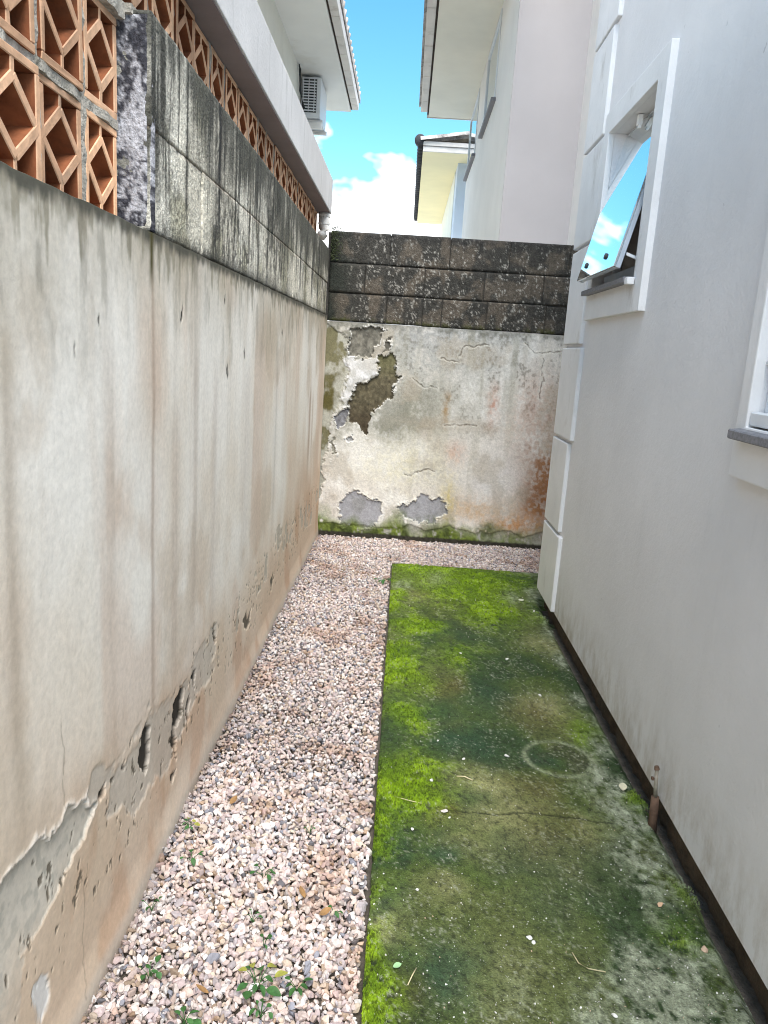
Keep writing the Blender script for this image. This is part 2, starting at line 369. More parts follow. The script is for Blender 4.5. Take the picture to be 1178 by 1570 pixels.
Z = zz_-.006*np.exp(-X/.008)-.03*ss(.765, .80, X)*ss(3.95, 3.80, Y)
co = np.stack([Xe, Ye, Z], -1)
# turn the left and far edges down
sideL = co[:, :1].copy(); sideL[..., 2] = -.06
co2 = np.concatenate([sideL, co], 1); col2 = np.concatenate([col[:, :1]*.45, col], 1)
far = co2[-1:].copy(); far[..., 2] = -.06
co2 = np.concatenate([co2, far], 0); col2 = np.concatenate([col2, col2[-1:]*.5], 0)
nu, nv_ = co2.shape[:2]
slab = new('concrete_slab', raw_mesh('slab', co2.reshape(-1, 3), grid_faces(nu, nv_, True), col2.reshape(-1, 3)), M['slab'])
struct(slab)
# moss tufts: too many to count
rs = np.random.RandomState(4)
px = rs.rand(260000)*.79; py = np.exp(rs.rand(260000)*math.log(4.42/1.0))*1.0
c_, z_, m_ = slabcol(px, py)
k = (m_ > .28) & (rs.rand(len(px)) < m_*1.0)
px, py, c_, z_, m_ = px[k][:70000], py[k][:70000], c_[k][:70000], z_[k][:70000], m_[k][:70000]
n = len(px); h_ = (.0025+.004*rs.rand(n))*(.6+.6*m_); a_ = rs.rand(n)*6.28; rr_ = .0018+.0016*rs.rand(n)
base = np.stack([np.stack([px+rr_*np.cos(a_+2.094*i), py+rr_*np.sin(a_+2.094*i), z_-.001], -1) for i in range(3)]+[np.stack([px+(rs.rand(n)-.5)*.004, py+(rs.rand(n)-.5)*.004, z_+h_], -1)], 1)
fi = np.arange(n)[:, None, None]*4+np.array([[0, 1, 3], [1, 2, 3], [2, 0, 3]])[None]
tcol = np.repeat((c_*(.8+.6*rs.rand(n))[:, None])[:, None], 4, 1); tcol[:, :3] *= .75
mt = new('moss', raw_mesh('moss', base.reshape(-1, 3), fi.reshape(-1, 3), tcol.reshape(-1, 3), False, 3), M['moss'])
mt['kind'] = 'stuff'; mt['label'] = 'bright green moss growing on the damp concrete slab'; mt['category'] = 'moss'

# ------------------------------------------------------------------ gravel
def ico(sub):
    bm = bmesh.new(); bmesh.ops.create_icosphere(bm, subdivisions=sub, radius=1)
    v = np.array([p.co[:] for p in bm.verts]); f = np.array([[q.index for q in p.verts] for p in bm.faces]); bm.free(); return v, f
def stone_variants(sub, n, seed):
    v, f = ico(sub); out = []; r_ = np.random.RandomState(seed)
    for i in range(n):
        d = r_.randn(10, 3); d /= np.linalg.norm(d, axis=1)[:, None]
        w_ = v.copy()
        for k in range(10):      # crushed faces: clip the ball by planes
            h = .42+.33*r_.rand(); s = np.maximum(0, w_@d[k]-h); w_ -= s[:, None]*d[k]*.92
        w_ *= np.array([1.25, .95, .72])*(.85+.3*r_.rand(3)); w_ += r_.randn(*w_.shape)*.025
        out.append(w_)
    return np.array(out), f
pal = np.array([(.74, .60, .54), (.80, .70, .64), (.70, .57, .45), (.84, .79, .75), (.52, .46, .46), (.62, .50, .48), (.40, .30, .22), (.33, .33, .37), (.20, .19, .20), (.66, .52, .45), (.50, .35, .24)])
pw = np.array([.20, .18, .10, .13, .09, .13, .03, .05, .02, .06, .01]); pw /= pw.sum()
def rotm(n, r_):
    q = r_.randn(n, 4); q[:, 1:3] *= .55; q /= np.linalg.norm(q, axis=1)[:, None]
    w_, x, y, z = q.T
    return np.stack([1-2*(y*y+z*z), 2*(x*y-z*w_), 2*(x*z+y*w_), 2*(x*y+z*w_), 1-2*(x*x+z*z), 2*(y*z-x*w_), 2*(x*z-y*w_), 2*(y*z+x*w_), 1-2*(x*x+y*y)], -1).reshape(-1, 3, 3)
def gravel_patch(y0, y1, sp, sub, seed):
    r_ = np.random.RandomState(seed); pts = []
    for lay in range(2):
        gx, gy = np.meshgrid(np.arange(-.53, 1.34, sp), np.arange(y0, y1, sp*.9)); gx = gx+(np.arange(gx.shape[0])[:, None] % 2)*sp*.5
        p = np.stack([gx.ravel(), gy.ravel()], -1)+(r_.rand(gx.size, 2)-.5)*sp*1.1
        z = np.full(len(p), -.019+lay*.013)+(r_.rand(len(p))-.5)*.009
        pts.append(np.c_[p, z])
    p = np.concatenate(pts)
    ok = (p[:, 0] > -.526) & (p[:, 0] < 1.30) & (p[:, 1] < 5.055) & ((p[:, 0] < -.012) | (p[:, 1] > 4.447))
    p = p[ok]; p[:, 2] += (fbm(p[:, 0]*6, p[:, 1]*6, 77, 3)-.5)*.02
    n = len(p); V, F = stone_variants(sub, 16, seed); vi = r_.randint(16, size=n)
    s = (.0052+.0062*r_.rand(n)**1.8)*np.where(p[:, 1] < 1.0, 1.15, 1); s = np.where(r_.rand(n) < .03, s*1.35, s)
    co = np.einsum('nij,nkj->nki', rotm(n, r_), V[vi])*s[:, None, None]+p[:, None]
    c = pal[r_.choice(len(pal), n, p=pw)]*np.array([.90, .905, .93])*(.78+.36*r_.rand(n))[:, None]
    c = c*(.8+.3*fbm(p[:, 0]*3, p[:, 1]*3, 5, 3))[:, None]
    dk = ss(.56, .72, fbm(p[:, 0]*9, p[:, 1]*9, 15, 3))*.5; c = c*(1-dk[:, None])+np.array([.34, .24, .17])*dk[:, None]*c*1.9
    # stones darker close to the wall
    wall_dark = np.exp(-((p[:, 0]+.53)/.03)**2)*.4; c = c*(1-wall_dark)[:, None]
    c = np.repeat(c[:, None], V.shape[1], 1)
    f = F[None]+np.arange(n)[:, None, None]*V.shape[1]
    return co.reshape(-1, 3), f.reshape(-1, 3), c.reshape(-1, 3)
parts = [gravel_patch(1.0, 2.0, .0122, 2, 3), gravel_patch(2.0, 5.06, .0128, 1, 8), gravel_patch(-.6, 1.0, .0155, 1, 18)]
off = 0; A = []; B_ = []; D = []
for a, b, c in parts: A.append(a); B_.append(b+off); D.append(c); off += len(a)
gv = new('gravel', raw_mesh('gravel', np.concatenate(A), np.concatenate(B_), np.concatenate(D), False, 3), M['stone'])
gv['kind'] = 'stuff'; gv['label'] = 'pinkish white crushed gravel filling the strip along the wall'; gv['category'] = 'gravel'
# ------------------------------------------------------------------ left boundary wall
lw = thing('boundary_wall', 'long stained plaster boundary wall topped by mouldy blocks and terracotta breeze blocks', 'wall', (-.6, 2.2, 0))
ZT = 1.455
def leftwall(y, z):
    u, v = warp(y, z, 18, .035, 60); u, v = warp(u, v, 70, .010, 61)
    c = np.zeros(y.shape+(3,))+np.array([.82, .75, .66])
    a = fbm(y*1.6, z*.9, 62); c = mixc(c, (.90, .86, .80), ss(.45, .62, a)); c = mixc(c, (.68, .53, .41), ss(.52, .30, a)*.75)
    b2 = fbm(y*4, z*3.2, 162); c = mixc(c, (.62, .51, .40), ss(.50, .68, b2)*.55)
    s1 = fbm(y*13, z*.55+3, 63); s2 = fbm(y*34, z*1.2, 64); s3 = fbm(y*5, z*.35, 65)
    s1 = s1*.55+.45*fbm(y*7+2*b2, z*1.3, 164); c = mixc(c, (.56, .47, .39), ss(.50, .74, s1)*.26*ss(.1, .6, z+(b2-.5)*1.4))
    c = mixc(c, (.66, .51, .41), ss(.48, .66, s3)*.55*ss(.3, .6, fbm(y*2.5, z*2.5, 165)))
    c = mixc(c, (.40, .36, .31), ss(.58, .82, s2)*.22*ss(.45, 1.2, z+(b2-.5)*1.2))
    # individual rust and dirt runs
    for (yy, z1, z0, w_, k, cc) in [(1.613, 1.44, .35, .011, .62, (.33, .22, .16)), (4.37, 1.05, .55, .05, .6, (.36, .22, .14)), (4.5, 1.0, .6, .03, .5, (.40, .24, .15)), (2.16, 1.2, .4, .03, .35, (.42, .34, .30)), (1.01, 1.3, .5, .02, .5, (.34, .27, .20)), (1.95, 1.25, .45, .022, .3, (.42, .34, .29)), (2.62, 1.2, .5, .05, .3, (.44, .36, .31)), (1.36, 1.3, .3, .03, .28, (.45, .36, .29)), (3.2, 1.35, .5, .04, .3, (.42, .37, .33)), (1.78, 1.1, .3, .035, .3, (.47, .36, .29))]:
        yc = yy+(fbm(z*3, z*0+yy, 66)-.5)*.02
        c = mixc(c, cc, k*np.exp(-((y-yc)/w_)**2)*ss(z0-.15, z0+.15, z)*ss(z1+.03, z1-.1, z)*(.4+1.1*s2))
    # mould creeping down from the ledge, ragged drips
    dl = .015+.055*fbm(y*9, y*0, 67)+.26*np.maximum(0, fbm(y*38, y*0+.5, 68)-.52)+.05*fbm(y*2, y*0, 70)*ss(1.5, .8, y)
    mold = ss(0, .05, z-(ZT-dl)+(fbm(y*50, z*35, 69)-.5)*.07)
    c = mixc(c, (.15, .145, .105), mold*.78)
    c = mixc(c, (.40, .35, .26), ss(ZT-.34, ZT, z+(s1-.5)*.30+(b2-.5)*.3)*.55)
    c = mixc(c, (.16, .145, .11), ss(.50, .78, fbm(y*34, z*9, 163))*ss(ZT-.40, ZT-.02, z+(b2-.5)*.3)*.45)
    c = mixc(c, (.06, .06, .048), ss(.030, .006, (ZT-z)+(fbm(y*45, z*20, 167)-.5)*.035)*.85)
    c = mixc(c, (.075, .065, .02), np.exp(-((y-1.603)/.013)**2)*ss(1.33, 1.40, z+(s2-.5)*.05))
    # lower zone: salt-blistered, tan and orange
    lo = ss(.62, .18, z+(fbm(y*3.5, z*3, 71)-.5)*.42)
    c = mixc(c, (.66, .52, .385), lo*.72)
    c = mixc(c, (.47, .25, .13), lo*ss(.52, .70, fbm(y*6, z*3.2, 72))*.42)
    c = mixc(c, (.62, .57, .50), ss(.05, .015, z)*.6)
    hgt = .005*(fbm(y*2.2, z*2.2, 73)-.5)+.0014*(fbm(y*20, z*12, 74)-.5)
    hgt = hgt+.014*ss(.10, 0, z)*fbm(y*3, z*0, 75)
    pl = [(.4, .60), (.941, .473), (.993, .47), (1.048, .462), (1.076, .457), (1.091, .438), (1.138, .433), (1.157, .448), (1.198, .431), (1.24, .42), (1.242, .403), (1.29, .386), (1.258, .368), (1.199, .341), (1.095, .318), (1.005, .30), (.97, .18), (.9, .12), (.4, .1)]
    d = sdf(pl, u, v)+(fbm(y*110, z*110, 168, 3)-.5)*.012; m = ss(.0015, -.0015, d)
    c = mixc(c, (.78, .74, .69), np.exp(-(np.maximum(d, 0)/.010)**2)*(d > 0)*ss(.33, .40, z)*.75)
    hgt = hgt+.003*np.exp(-(np.maximum(d, 0)/.008)**2)*(d > 0)*ss(.33, .40, z)-.0065*m*ss(.25, .40, z)
    fade = ss(.18, .38, z+(fbm(y*9, z*9, 76)-.5)*.2)
    c = mixc(c, (.60, .565, .50), m*(.25+.65*fade))
    c = mixc(c, (.44, .42, .37), m*fade*ss(.48, .72, fbm(y*60, z*60, 77))*.8)
    g2 = [(1.26, .414), (1.324, .437), (1.409, .417), (1.525, .383), (1.614, .402), (1.913, .329), (1.977, .378), (2.198, .393), (2.229, .294), (1.981, .24), (1.823, .22), (1.638, .2), (1.462, .22)]
    d2 = sdf(g2, u, v)+(fbm(y*16, z*16, 78)-.5)*.12; m2 = ss(.012, -.012, d2)
    c = mixc(c, (.54, .51, .46), m2*.6); hgt = hgt-.0025*m2
    # flaking further along the wall
    bz = .30+.06*np.sin(y*2.3); band = ss(.16, .05, np.abs(z-bz))*ss(2.2, 2.6, y)
    fl = fbm(y*13, z*11, 79); m3 = ss(.60, .62, fl+(fbm(y*60, z*60, 166)-.5)*.1+(band-1)*.5)
    c = mixc(c, (.46, .43, .37), m3*.75); hgt = hgt-.0018*m3
    sp = ss(.71, .73, fbm(y*60, z*40, 80)+(ss(.26, .08, np.abs(z-.28))-1)*.4)
    c = mixc(c, (.14, .12, .09), sp*.9); hgt = hgt-.002*sp
    for P, k, dep in [([(1.538, .4), (1.565, .395), (1.6, .36), (1.591, .299), (1.554, .262), (1.529, .318)], 0, .010), ([(1.782, .336), (1.84, .36), (1.875, .347), (1.87, .28), (1.806, .259), (1.797, .171), (1.767, .234)], 0, .010), ([(2.17, .40), (2.2, .393), (2.227, .328), (2.183, .36)], 0, .008), ([(2.62, .262), (2.68, .285), (2.71, .23), (2.78, .25), (2.74, .19), (2.66, .215)], 1, .006), ([(1.3, .396), (1.322, .396), (1.321, .366), (1.302, .381)], 0, .010), ([(1.752, .151), (1.797, .143), (1.775, .109)], 0, .008), ([(1.95, .33), (1.985, .34), (1.975, .29)], 0, .008), ([(1.42, .38), (1.435, .385), (1.432, .35)], 0, .008), ([(1.90, .25), (1.93, .30), (1.92, .22)], 0, .008), ([(3.2, .23), (3.27, .25), (3.24, .17)], 1, .004)]:
        dd = sdf(P, u, v)+(fbm(y*90, z*60, 169, 3)-.5)*.016; mm = ss(.004, -.002, dd); c = mixc(c, (.018, .016, .013) if k == 0 else (.13, .115, .09), mm*.96); hgt = hgt-dep*mm
    dd = sdf([(1.025, .225), (1.055, .218), (1.075, .18), (1.075, .146), (1.035, .13), (1.028, .16)], u, v); mm = ss(.006, -.004, dd); c = mixc(c, (.74, .73, .71), mm); hgt = hgt-.003*mm
    for (yy, z0, a_, b_) in [(1.821, 1.301, .007, .016), (2.534, 1.219, .010, .016), (2.305, 1.165, .009, .017), (1.238, 1.228, .004, .009), (1.33, 1.264, .004, .006), (2.247, 1.366, .008, .012), (3.3, 1.30, .012, .012)]:
        mm = np.exp(-(((u-yy)/a_)**2+((v-z0)/b_)**2)**2); c = mixc(c, (.012, .011, .009), np.clip(mm*1.3, 0, 1)); hgt = hgt-.003*mm
    # hairline cracks
    for k_, pts in enumerate([[(1.15, .45), (1.15, .62)], [(1.2, .02), (1.23, .28)]]):
        dd = linesd(pts, u, v); c = mixc(c, (.26, .20, .15), np.exp(-(dd/.0022)**2)*.55)
    return c, hgt
ya = np.concatenate([np.arange(-.7, .80, .03), np.exp(np.arange(math.log(.80), math.log(5.075), .0027)), [5.078]])
za = np.concatenate([[-.05], np.arange(0, .52, .0032), np.arange(.52, ZT, .0054), [ZT]])
Y, Zg = np.meshgrid(ya, za, indexing='ij')
col, hg = leftwall(Y, Zg)
top = .004*(fbm(ya*14, ya*0, 81)-.5)[:, None]*ss(1.40, ZT, Zg)
co = np.stack([XS+hg, Y, Zg+top], -1)
led = co[:, -1:].copy(); led[..., 0] = -.64; led[..., 2] += .004
co = np.concatenate([co, led], 1); col = np.concatenate([col, col[:, -1:]*.8], 1)
new('plaster', raw_mesh('lwp', co.reshape(-1, 3), grid_faces(*co.shape[:2]), col.reshape(-1, 3)), M['plaster'], lw)
new('core', MB().box((-.69, -.7, -.13), (-.56, 5.30, 1.44)).mesh(), M['mortar'], lw)

# generic rough block (height field patch with sides turned back), plane x = const or y = const
def rough_patch(name, axis, base, u0, u1, v0, v1, colf, parent, mat, seed, depth, res=.006, edge=.008):
    nu = max(6, int((u1-u0)/res)); nv = max(6, int((v1-v0)/res))
    ua = np.linspace(u0, u1, nu); va = np.linspace(v0, v1, nv); U, V = np.meshgrid(ua, va, indexing='ij')
    e = np.minimum(np.minimum(U-u0, u1-U), np.minimum(V-v0, v1-V))
    ew = .006+.008*fbm(U*30, V*30, seed)
    h = -edge*(1-ss(0, 1, e/ew))+.004*(fbm(U*22, V*22, seed+3)-.5)+.003*(fbm(U*90, V*90, seed+4, 3)-.5)+(hsh(np.int64(seed), np.int64(3), 1)-.5)*.004
    col = colf(U, V)
    def pack(U, V, h): return np.stack([base+h, U, V], -1) if axis == 'x' else np.stack([U, base-h, V], -1)
    co = pack(U, V, h)
    # ring of side vertices
    idx = np.concatenate([np.arange(nu)*nv, (nu-1)*nv+np.arange(1, nv), (np.arange(nu-2, -1, -1))*nv+nv-1, np.arange(nv-2, 0, -1)])
    flat = co.reshape(-1, 3); side = flat[idx].copy()
    if axis == 'x': side[:, 0] = base-depth
    else: side[:, 1] = base+depth
    nb = len(flat); k = np.arange(len(idx)); k2 = (k+1) % len(idx)
    sf = np.stack([idx[k], idx[k2], nb+k2, nb+k], -1)
    f = np.concatenate([grid_faces(nu, nv, axis != 'x'), sf if axis == 'x' else sf[:, ::-1]])
    c2 = np.concatenate([col.reshape(-1, 3), col.reshape(-1, 3)[idx]*.9])
    me = raw_mesh(name, np.concatenate([flat, side]), f, c2)
    bm = bmesh.new(); bm.from_mesh(me); bmesh.ops.recalc_face_normals(bm, faces=bm.faces); bm.to_mesh(me); bm.free()
    return new(name, me, mat, parent)
ZB = 1.865
def bandcol(y, z):
    c = np.zeros(y.shape+(3,))+np.array([.68, .64, .54])
    s1 = fbm(y*9, z*.8, 90); s2 = fbm(y*42, z*2.0, 91); g_ = fbm(y*6, z*6, 92); f_ = fbm(y*80, z*55, 93, 4); s4 = fbm(y*95, z*4, 94, 3)
    c = mixc(c, (.78, .75, .66), ss(.5, .68, s1)*.8)
    c = mixc(c, (.36, .34, .22), ss(.50, .66, g_)*.6)
    far = ss(1.6, 3.4, y)
    t = ss(1.56-.04*far, ZB+.03, z+(s2-.5)*.34+(g_-.5)*.30+(s4-.5)*.12)
    c = mixc(c, (.085, .085, .072), np.clip(t*1.25, 0, .93))
    c = mixc(c, (.06, .06, .052), ss(.52, .62, s2*.55+s1*.25+s4*.2)*ss(1.44, 1.60, z+(f_-.5)*.1)*.85)
    big = ss(.50, .60, fbm(y*3.2, z*1.6, 119))*ss(.40, .56, s4*.5+f_*.5); c = mixc(c, (.04, .04, .036), big*.75)
    c = mixc(c, (.03, .03, .03), np.exp(-((y-2.16+(g_-.5)*.10)/.06)**2)*ss(.30, .48, f_*.5+s4*.5)*.9)
    c = mixc(c, (.045, .045, .042), np.exp(-((y-2.75+(g_-.5)*.10)/.04)**2)*ss(.40, .55, s4)*.7)
    c = mixc(c, (.05, .05, .045), ss(1.495, 1.457, z+(f_-.5)*.06+(s4-.5)*.03)*.7)
    c = mixc(c, (.07, .068, .060), ss(.55, .62, f_)*ss(.40, .55, g_)*.55)
    jz = 1.6585+(fbm(y*20, y*0, 99)-.5)*.010
    c = mixc(c, (.16, .12, .085), np.exp(-((z-jz)/.0055)**2)*ss(.35, .55, fbm(y*7, y*0+3, 98))*.5)
    return c*(.78+.44*f_)[..., None]
for r, (z0, z1) in enumerate([(ZT+.006, 1.6582), (1.6590, ZB)]):
    ys = [1.620]+[1.620+.392*(k+(.5 if r else 0)) for k in range(1 if not r else 0, 9)]
    ys = sorted(set(round(q, 4) for q in ys if q <= 4.95))+[5.07]
    if ys[1]-ys[0] < .1: ys.pop(1)
    for a, b in zip(ys[:-1], ys[1:]):
        rough_patch('concrete_block', 'x', -.537, a+.0003, b-.0003, z0, z1, bandcol, lw, M['block'], int(a*997)+r*13, .15, edge=.0012)
new('band_core', MB().box((-.685, 1.63, 1.46), (-.552, 5.28, 1.855)).mesh(), M['mortar'], lw)
# mouldy end pier face of the block band, towards the viewer
def piercol(x, z):
    f_ = fbm(x*150, z*130, 95, 4); g_ = fbm(x*22, z*14, 96); k_ = fbm(x*60, z*45, 97)
    c = np.zeros(x.shape+(3,))+np.array([.46, .46, .50])
    lev = f_*.45+k_*.3+g_*.25+.09*ss(1.62, 1.84, z)+.07*ss(1.53, 1.46, z)+.06*ss(-.56, -.535, x)
    c = mixc(c, (.05, .05, .062), ss(.47, .60, lev))
    return c*(.8+.4*f_)[..., None]
rough_patch('end_pier', 'y', 1.617, -.672, -.537, ZT+.006, ZB, piercol, lw, M['block'], 71, .03, .004)

# terracotta breeze blocks: square frame with an inscribed diamond
def breeze(w_, h_, d, t=.0135):
    m = MB()
    def bar(a, b, th):
        a = Vector((0, *a)); b = Vector((0, *b)); dr = (b-a).normalized(); nrm = Vector((0, -dr.z, dr.y))*th/2
        m.prism([a+nrm, b+nrm, b-nrm, a-nrm], (-d, 0, 0))
    m.box((-d, 0, 0), (0, w_, t)); m.box((-d, 0, h_-t), (0, w_, h_)); m.box((-d, 0, t), (0, t, h_-t)); m.box((-d, w_-t, t), (0, w_, h_-t))
    T, Bt, L, Rr = (w_/2, h_-t-.022), (w_/2, t+.022), (t*.6, h_/2), (w_-t*.6, h_/2)
    e = .0015
    for a, b in ((T, L), (L, Bt), (Bt, Rr), (Rr, T)): bar(a, b, .0160)
    m.box((-d+e, w_/2-.0062, h_-t-.03), (-e, w_/2+.0062, h_-t+.002)); m.box((-d+e, w_/2-.0062, t-.002), (-e, w_/2+.0062, t+.03))
    return m
PIT = .1735; BW = .154
bmesh_list = []
for k in range(4):
    mb = breeze(BW, .182, .082); rr = random.Random(k)
    mb.v = [(x+rr.uniform(-.0012, .0012), y+rr.uniform(-.001, .001), z+rr.uniform(-.001, .001)) for x, y, z in mb.v]
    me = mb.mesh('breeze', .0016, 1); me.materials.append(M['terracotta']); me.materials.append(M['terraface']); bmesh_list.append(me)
    for p in me.polygons: p.material_index = 1 if p.normal.x > .6 else 0  # paler weathered fronts, inner faces with the shade in their colour
mort = MB()
def rough_bar(a, b, seed):       # crumbly mortar bar between blocks
    rr = random.Random(seed); (x0, y0, z0), (x1, y1, z1) = a, b
    L = max(y1-y0, z1-z0); n = max(2, int(L/.02)); along = 1 if (y1-y0) > (z1-z0) else 2
    i0 = len(mort.v)
    for k in range(n+1):
        t = k/n; j = rr.uniform(-.005, .004)
        if along == 1:
            y = y0+(y1-y0)*t; dz = rr.uniform(-.002, .002); q = [(x0, y, z0), (x1+j, y, z0+dz), (x1+j*.7, y, z1+dz), (x0, y, z1)]
        else:
            z = z0+(z1-z0)*t; dy = rr.uniform(-.0015, .0015); q = [(x0, y0, z), (x1+j, y0+dy, z), (x1+j*.7, y1+dy, z), (x0, y1, z)]
        mort.v += q
        if k:
            p = i0+4*(k-1)
            for e in range(4): mort.f.append((p+e, p+(e+1) % 4, p+4+(e+1) % 4, p+4+e))
    mort.f.append((i0, i0+1, i0+2, i0+3)); e = i0+4*n; mort.f.append((e+3, e+2, e+1, e))
XC = -.598
rows = [(1.462, 'near'), (1.660, 'near'), (1.872, 'all')]
for ri, (z0, ext) in enumerate(rows):
    y = 1.612-BW
    ks = list(range(-5, 1)) if ext == 'near' else list(range(-5, 20))
    for k in ks:
        yy = y+k*PIT+ (0 if ext == 'near' else 0)
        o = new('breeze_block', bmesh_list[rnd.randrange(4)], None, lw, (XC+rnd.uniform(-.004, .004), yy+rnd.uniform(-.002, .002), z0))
        o.rotation_euler = (rnd.uniform(-.006, .006), 0, rnd.uniform(-.012, .012))
        rough_bar((XC-.078, yy-(PIT-BW)+.001, z0-.005), (XC-.003, yy-.001, z0+.186), ri*100+k)
rough_bar((XC-.078, .55, 1.6435), (XC-.001, 1.611, 1.6605), 901)
rough_bar((XC-.078, .55, 1.8415), (XC+.012, 1.611, 1.8715), 902)
rough_bar((XC-.078, 1.611, 1.856), (XC+.030, 5.0, 1.872), 903)
new('mortar', mort.mesh('mortar'), M['mortar'], lw)

# ------------------------------------------------------------------ back boundary wall
bw = thing('boundary_wall', 'peeling cream boundary wall closing the passage, topped by three courses of blackened blocks', 'wall', (.3, 5.15, 0))
YB = 5.08; ZP = 1.422
def backwall(x, z):
    u, v = warp(x, z, 16, .045, 100); u, v = warp(u, v, 60, .014, 101)
    n1 = fbm(x*3, z*3, 102); n2 = fbm(x*12, z*9, 103); n3 = fbm(x*60, z*50, 104, 4); st = fbm(x*14, z*1.2, 105)
    c = np.zeros(x.shape+(3,))+np.array([.74, .70, .645])
    c = mixc(c, (.84, .82, .78), ss(.43, .60, n1)); c = mixc(c, (.58, .54, .45), ss(.50, .68, st)*.55)
    def g(x0, z0, rx, rz, cc, k, s=1.0):
        nonlocal c
        m = k*np.exp(-(((u-x0)/rx)**2+((v-z0)/rz)**2))*(.30+.55*ss(.3, .7, n2)+.65*ss(.3, .7, n3)); c = mixc(c, cc, np.clip(m, 0, 1))
    g(.25, 1.37, .30, .13, (.50, .50, .52), .9); g(.62, 1.38, .5, .05, (.40, .39, .37), .8); g(.25, 1.05, .2, .25, (.50, .49, .44), .7)
    g(-.08, .78, .13, .12, (.13, .13, .095), 1.0); g(.12, .80, .16, .07, (.22, .21, .15), .95); g(.17, .93, .10, .12, (.33, .32, .27), .8); g(.02, .92, .10, .14, (.38, .37, .32), .8)
    g(-.32, 1.30, .28, .17, (.13, .13, .11), 1.0); g(-.44, 1.0, .15, .36, (.17, .16, .10), .95); g(-.18, .98, .22, .26, (.24, .24, .20), .9); g(.30, 1.24, .55, .20, (.38, .38, .36), .85); g(.10, .90, .22, .12, (.20, .20, .15), .8); g(.45, .95, .3, .2, (.50, .48, .43), .7); g(-.12, 1.02, .12, .2, (.45, .44, .40), .6); g(.05, 1.36, .3, .06, (.36, .36, .35), .7)
    g(.42, .80, .35, .04, (.46, .40, .33), .7); g(.285, .90, .018, .10, (.34, .22, .10), .9); g(.60, .95, .035, .11, (.55, .28, .20), .75); g(.37, .60, .06, .07, (.55, .30, .22), .7)
    g(.90, .95, .16, .22, (.50, .33, .26), .65); g(.86, .70, .16, .3, (.48, .36, .30), .55); g(.98, .45, .13, .30, (.30, .14, .06), 1.0); g(.94, .30, .10, .12, (.26, .11, .04), 1.0); g(.80, .15, .2, .10, (.52, .27, .12), .8)
    g(.56, .24, .22, .10, (.60, .42, .25), .8); g(.62, .45, .20, .18, (.64, .61, .60), .7); g(.05, .50, .30, .18, (.66, .62, .47), .6); g(.35, .28, .05, .2, (.56, .46, .18), .55)
    c = mixc(c, (.18, .17, .14), ss(.56, .70, n3)*ss(.40, .6, n2)*ss(.4, 1.2, z)*.62)
    c = mixc(c, (.34, .33, .27), ss(.50, .70, fbm(x*24, z*2.4, 113))*ss(.75, 1.35, z+(n1-.5)*.6)*.5)
    c = mixc(c, (.42, .36, .28), ss(.52, .66, fbm(x*5, z*4, 114))*.45)
    c = mixc(c, (.12, .12, .10), ss(ZP-.05, ZP, z+(n3-.5)*.05+(n2-.5)*.06)*.55)
    h = .004*(fbm(x*4, z*4, 106)-.5)+.002*(n3-.5)
    rag = (fbm(x*38, z*38, 116)-.5)*.045+(fbm(x*130, z*130, 117, 3)-.5)*.022
    S = lambda P: sdf(P, u, v)+rag
    rm = ss(.38, .62, fbm(x*20, z*20, 118))
    Cp = [(-.56, 1.43), (-.505, 1.387), (-.445, 1.362), (-.385, 1.31), (-.381, 1.239), (-.393, 1.181), (-.366, 1.097), (-.41, .949), (-.414, .89), (-.462, .814), (-.49, .70), (-.505, .5), (-.51, .3), (-.56, .2)]
    d = S(Cp); m = ss(.003, -.003, d)
    c = mixc(c, (.42, .41, .35), m); c = mixc(c, (.16, .145, .07), m*ss(.48, .62, n2)*.9); h = h-.006*m
    c = mixc(c, (.10, .085, .025), m*np.exp(-((z-.92)/.16)**2)*ss(.35, .6, n2)*.95)
    m = ss(.003, -.003, S([(-.407, 1.187), (-.32, 1.193), (-.176, 1.22), (-.18, 1.091), (-.304, 1.036), (-.399, .877), (-.421, .926), (-.366, 1.097)]))
    c = mixc(c, (.74, .735, .745), m*.85*(.5+.5*rm)); h = h+.003*m
    for P, cc, dep in [([(-.379, 1.40), (-.173, 1.395), (-.154, 1.378), (-.235, 1.227), (-.262, 1.201), (-.335, 1.202), (-.365, 1.209), (-.382, 1.253), (-.365, 1.339)], (.165, .155, .13), .013),
                  ([(-.176, 1.22), (-.078, 1.239), (-.057, 1.099), (-.029, 1.089), (-.066, 1.047), (-.075, .956), (-.141, .934), (-.155, .878), (-.209, .842), (-.233, .688), (-.29, .773), (-.354, .788), (-.37, .893), (-.311, 1.025), (-.182, 1.085)], (.11, .095, .06), .014),
                  ([(-.455, .814), (-.369, .867), (-.367, .753), (-.443, .729)], (.20, .20, .215), .010), ([(-.137, 1.297), (-.103, 1.335), (-.114, 1.27), (-.150, 1.24)], (.13, .12, .10), .008), ([(-.36, .66), (-.33, .70), (-.32, .66), (-.345, .63)], (.35, .35, .35), .006),
                  ([(-.47, .62), (-.44, .66), (-.43, .55), (-.46, .53)], (.25, .24, .20), .006)]:
        d = S(P); m = ss(.003, -.003, d)
        rimm = np.exp(-(np.maximum(d, 0)/.010)**2)*(d > 0); c = mixc(c, (.86, .85, .82), rimm*.8*rm); h = h+.006*rimm*rm
        ccv = np.array(cc)*(.45+1.1*n3[..., None]); c = c*(1-m[..., None])+ccv*m[..., None]; h = h-dep*m-.006*m*(n3-.5)
        if dep > .0135:
            c = mixc(c, (.05, .035, .022), m*ss(.95, .75, z)*.75); c = mixc(c, (.17, .165, .08), m*ss(1.05, 1.2, z)*.6)
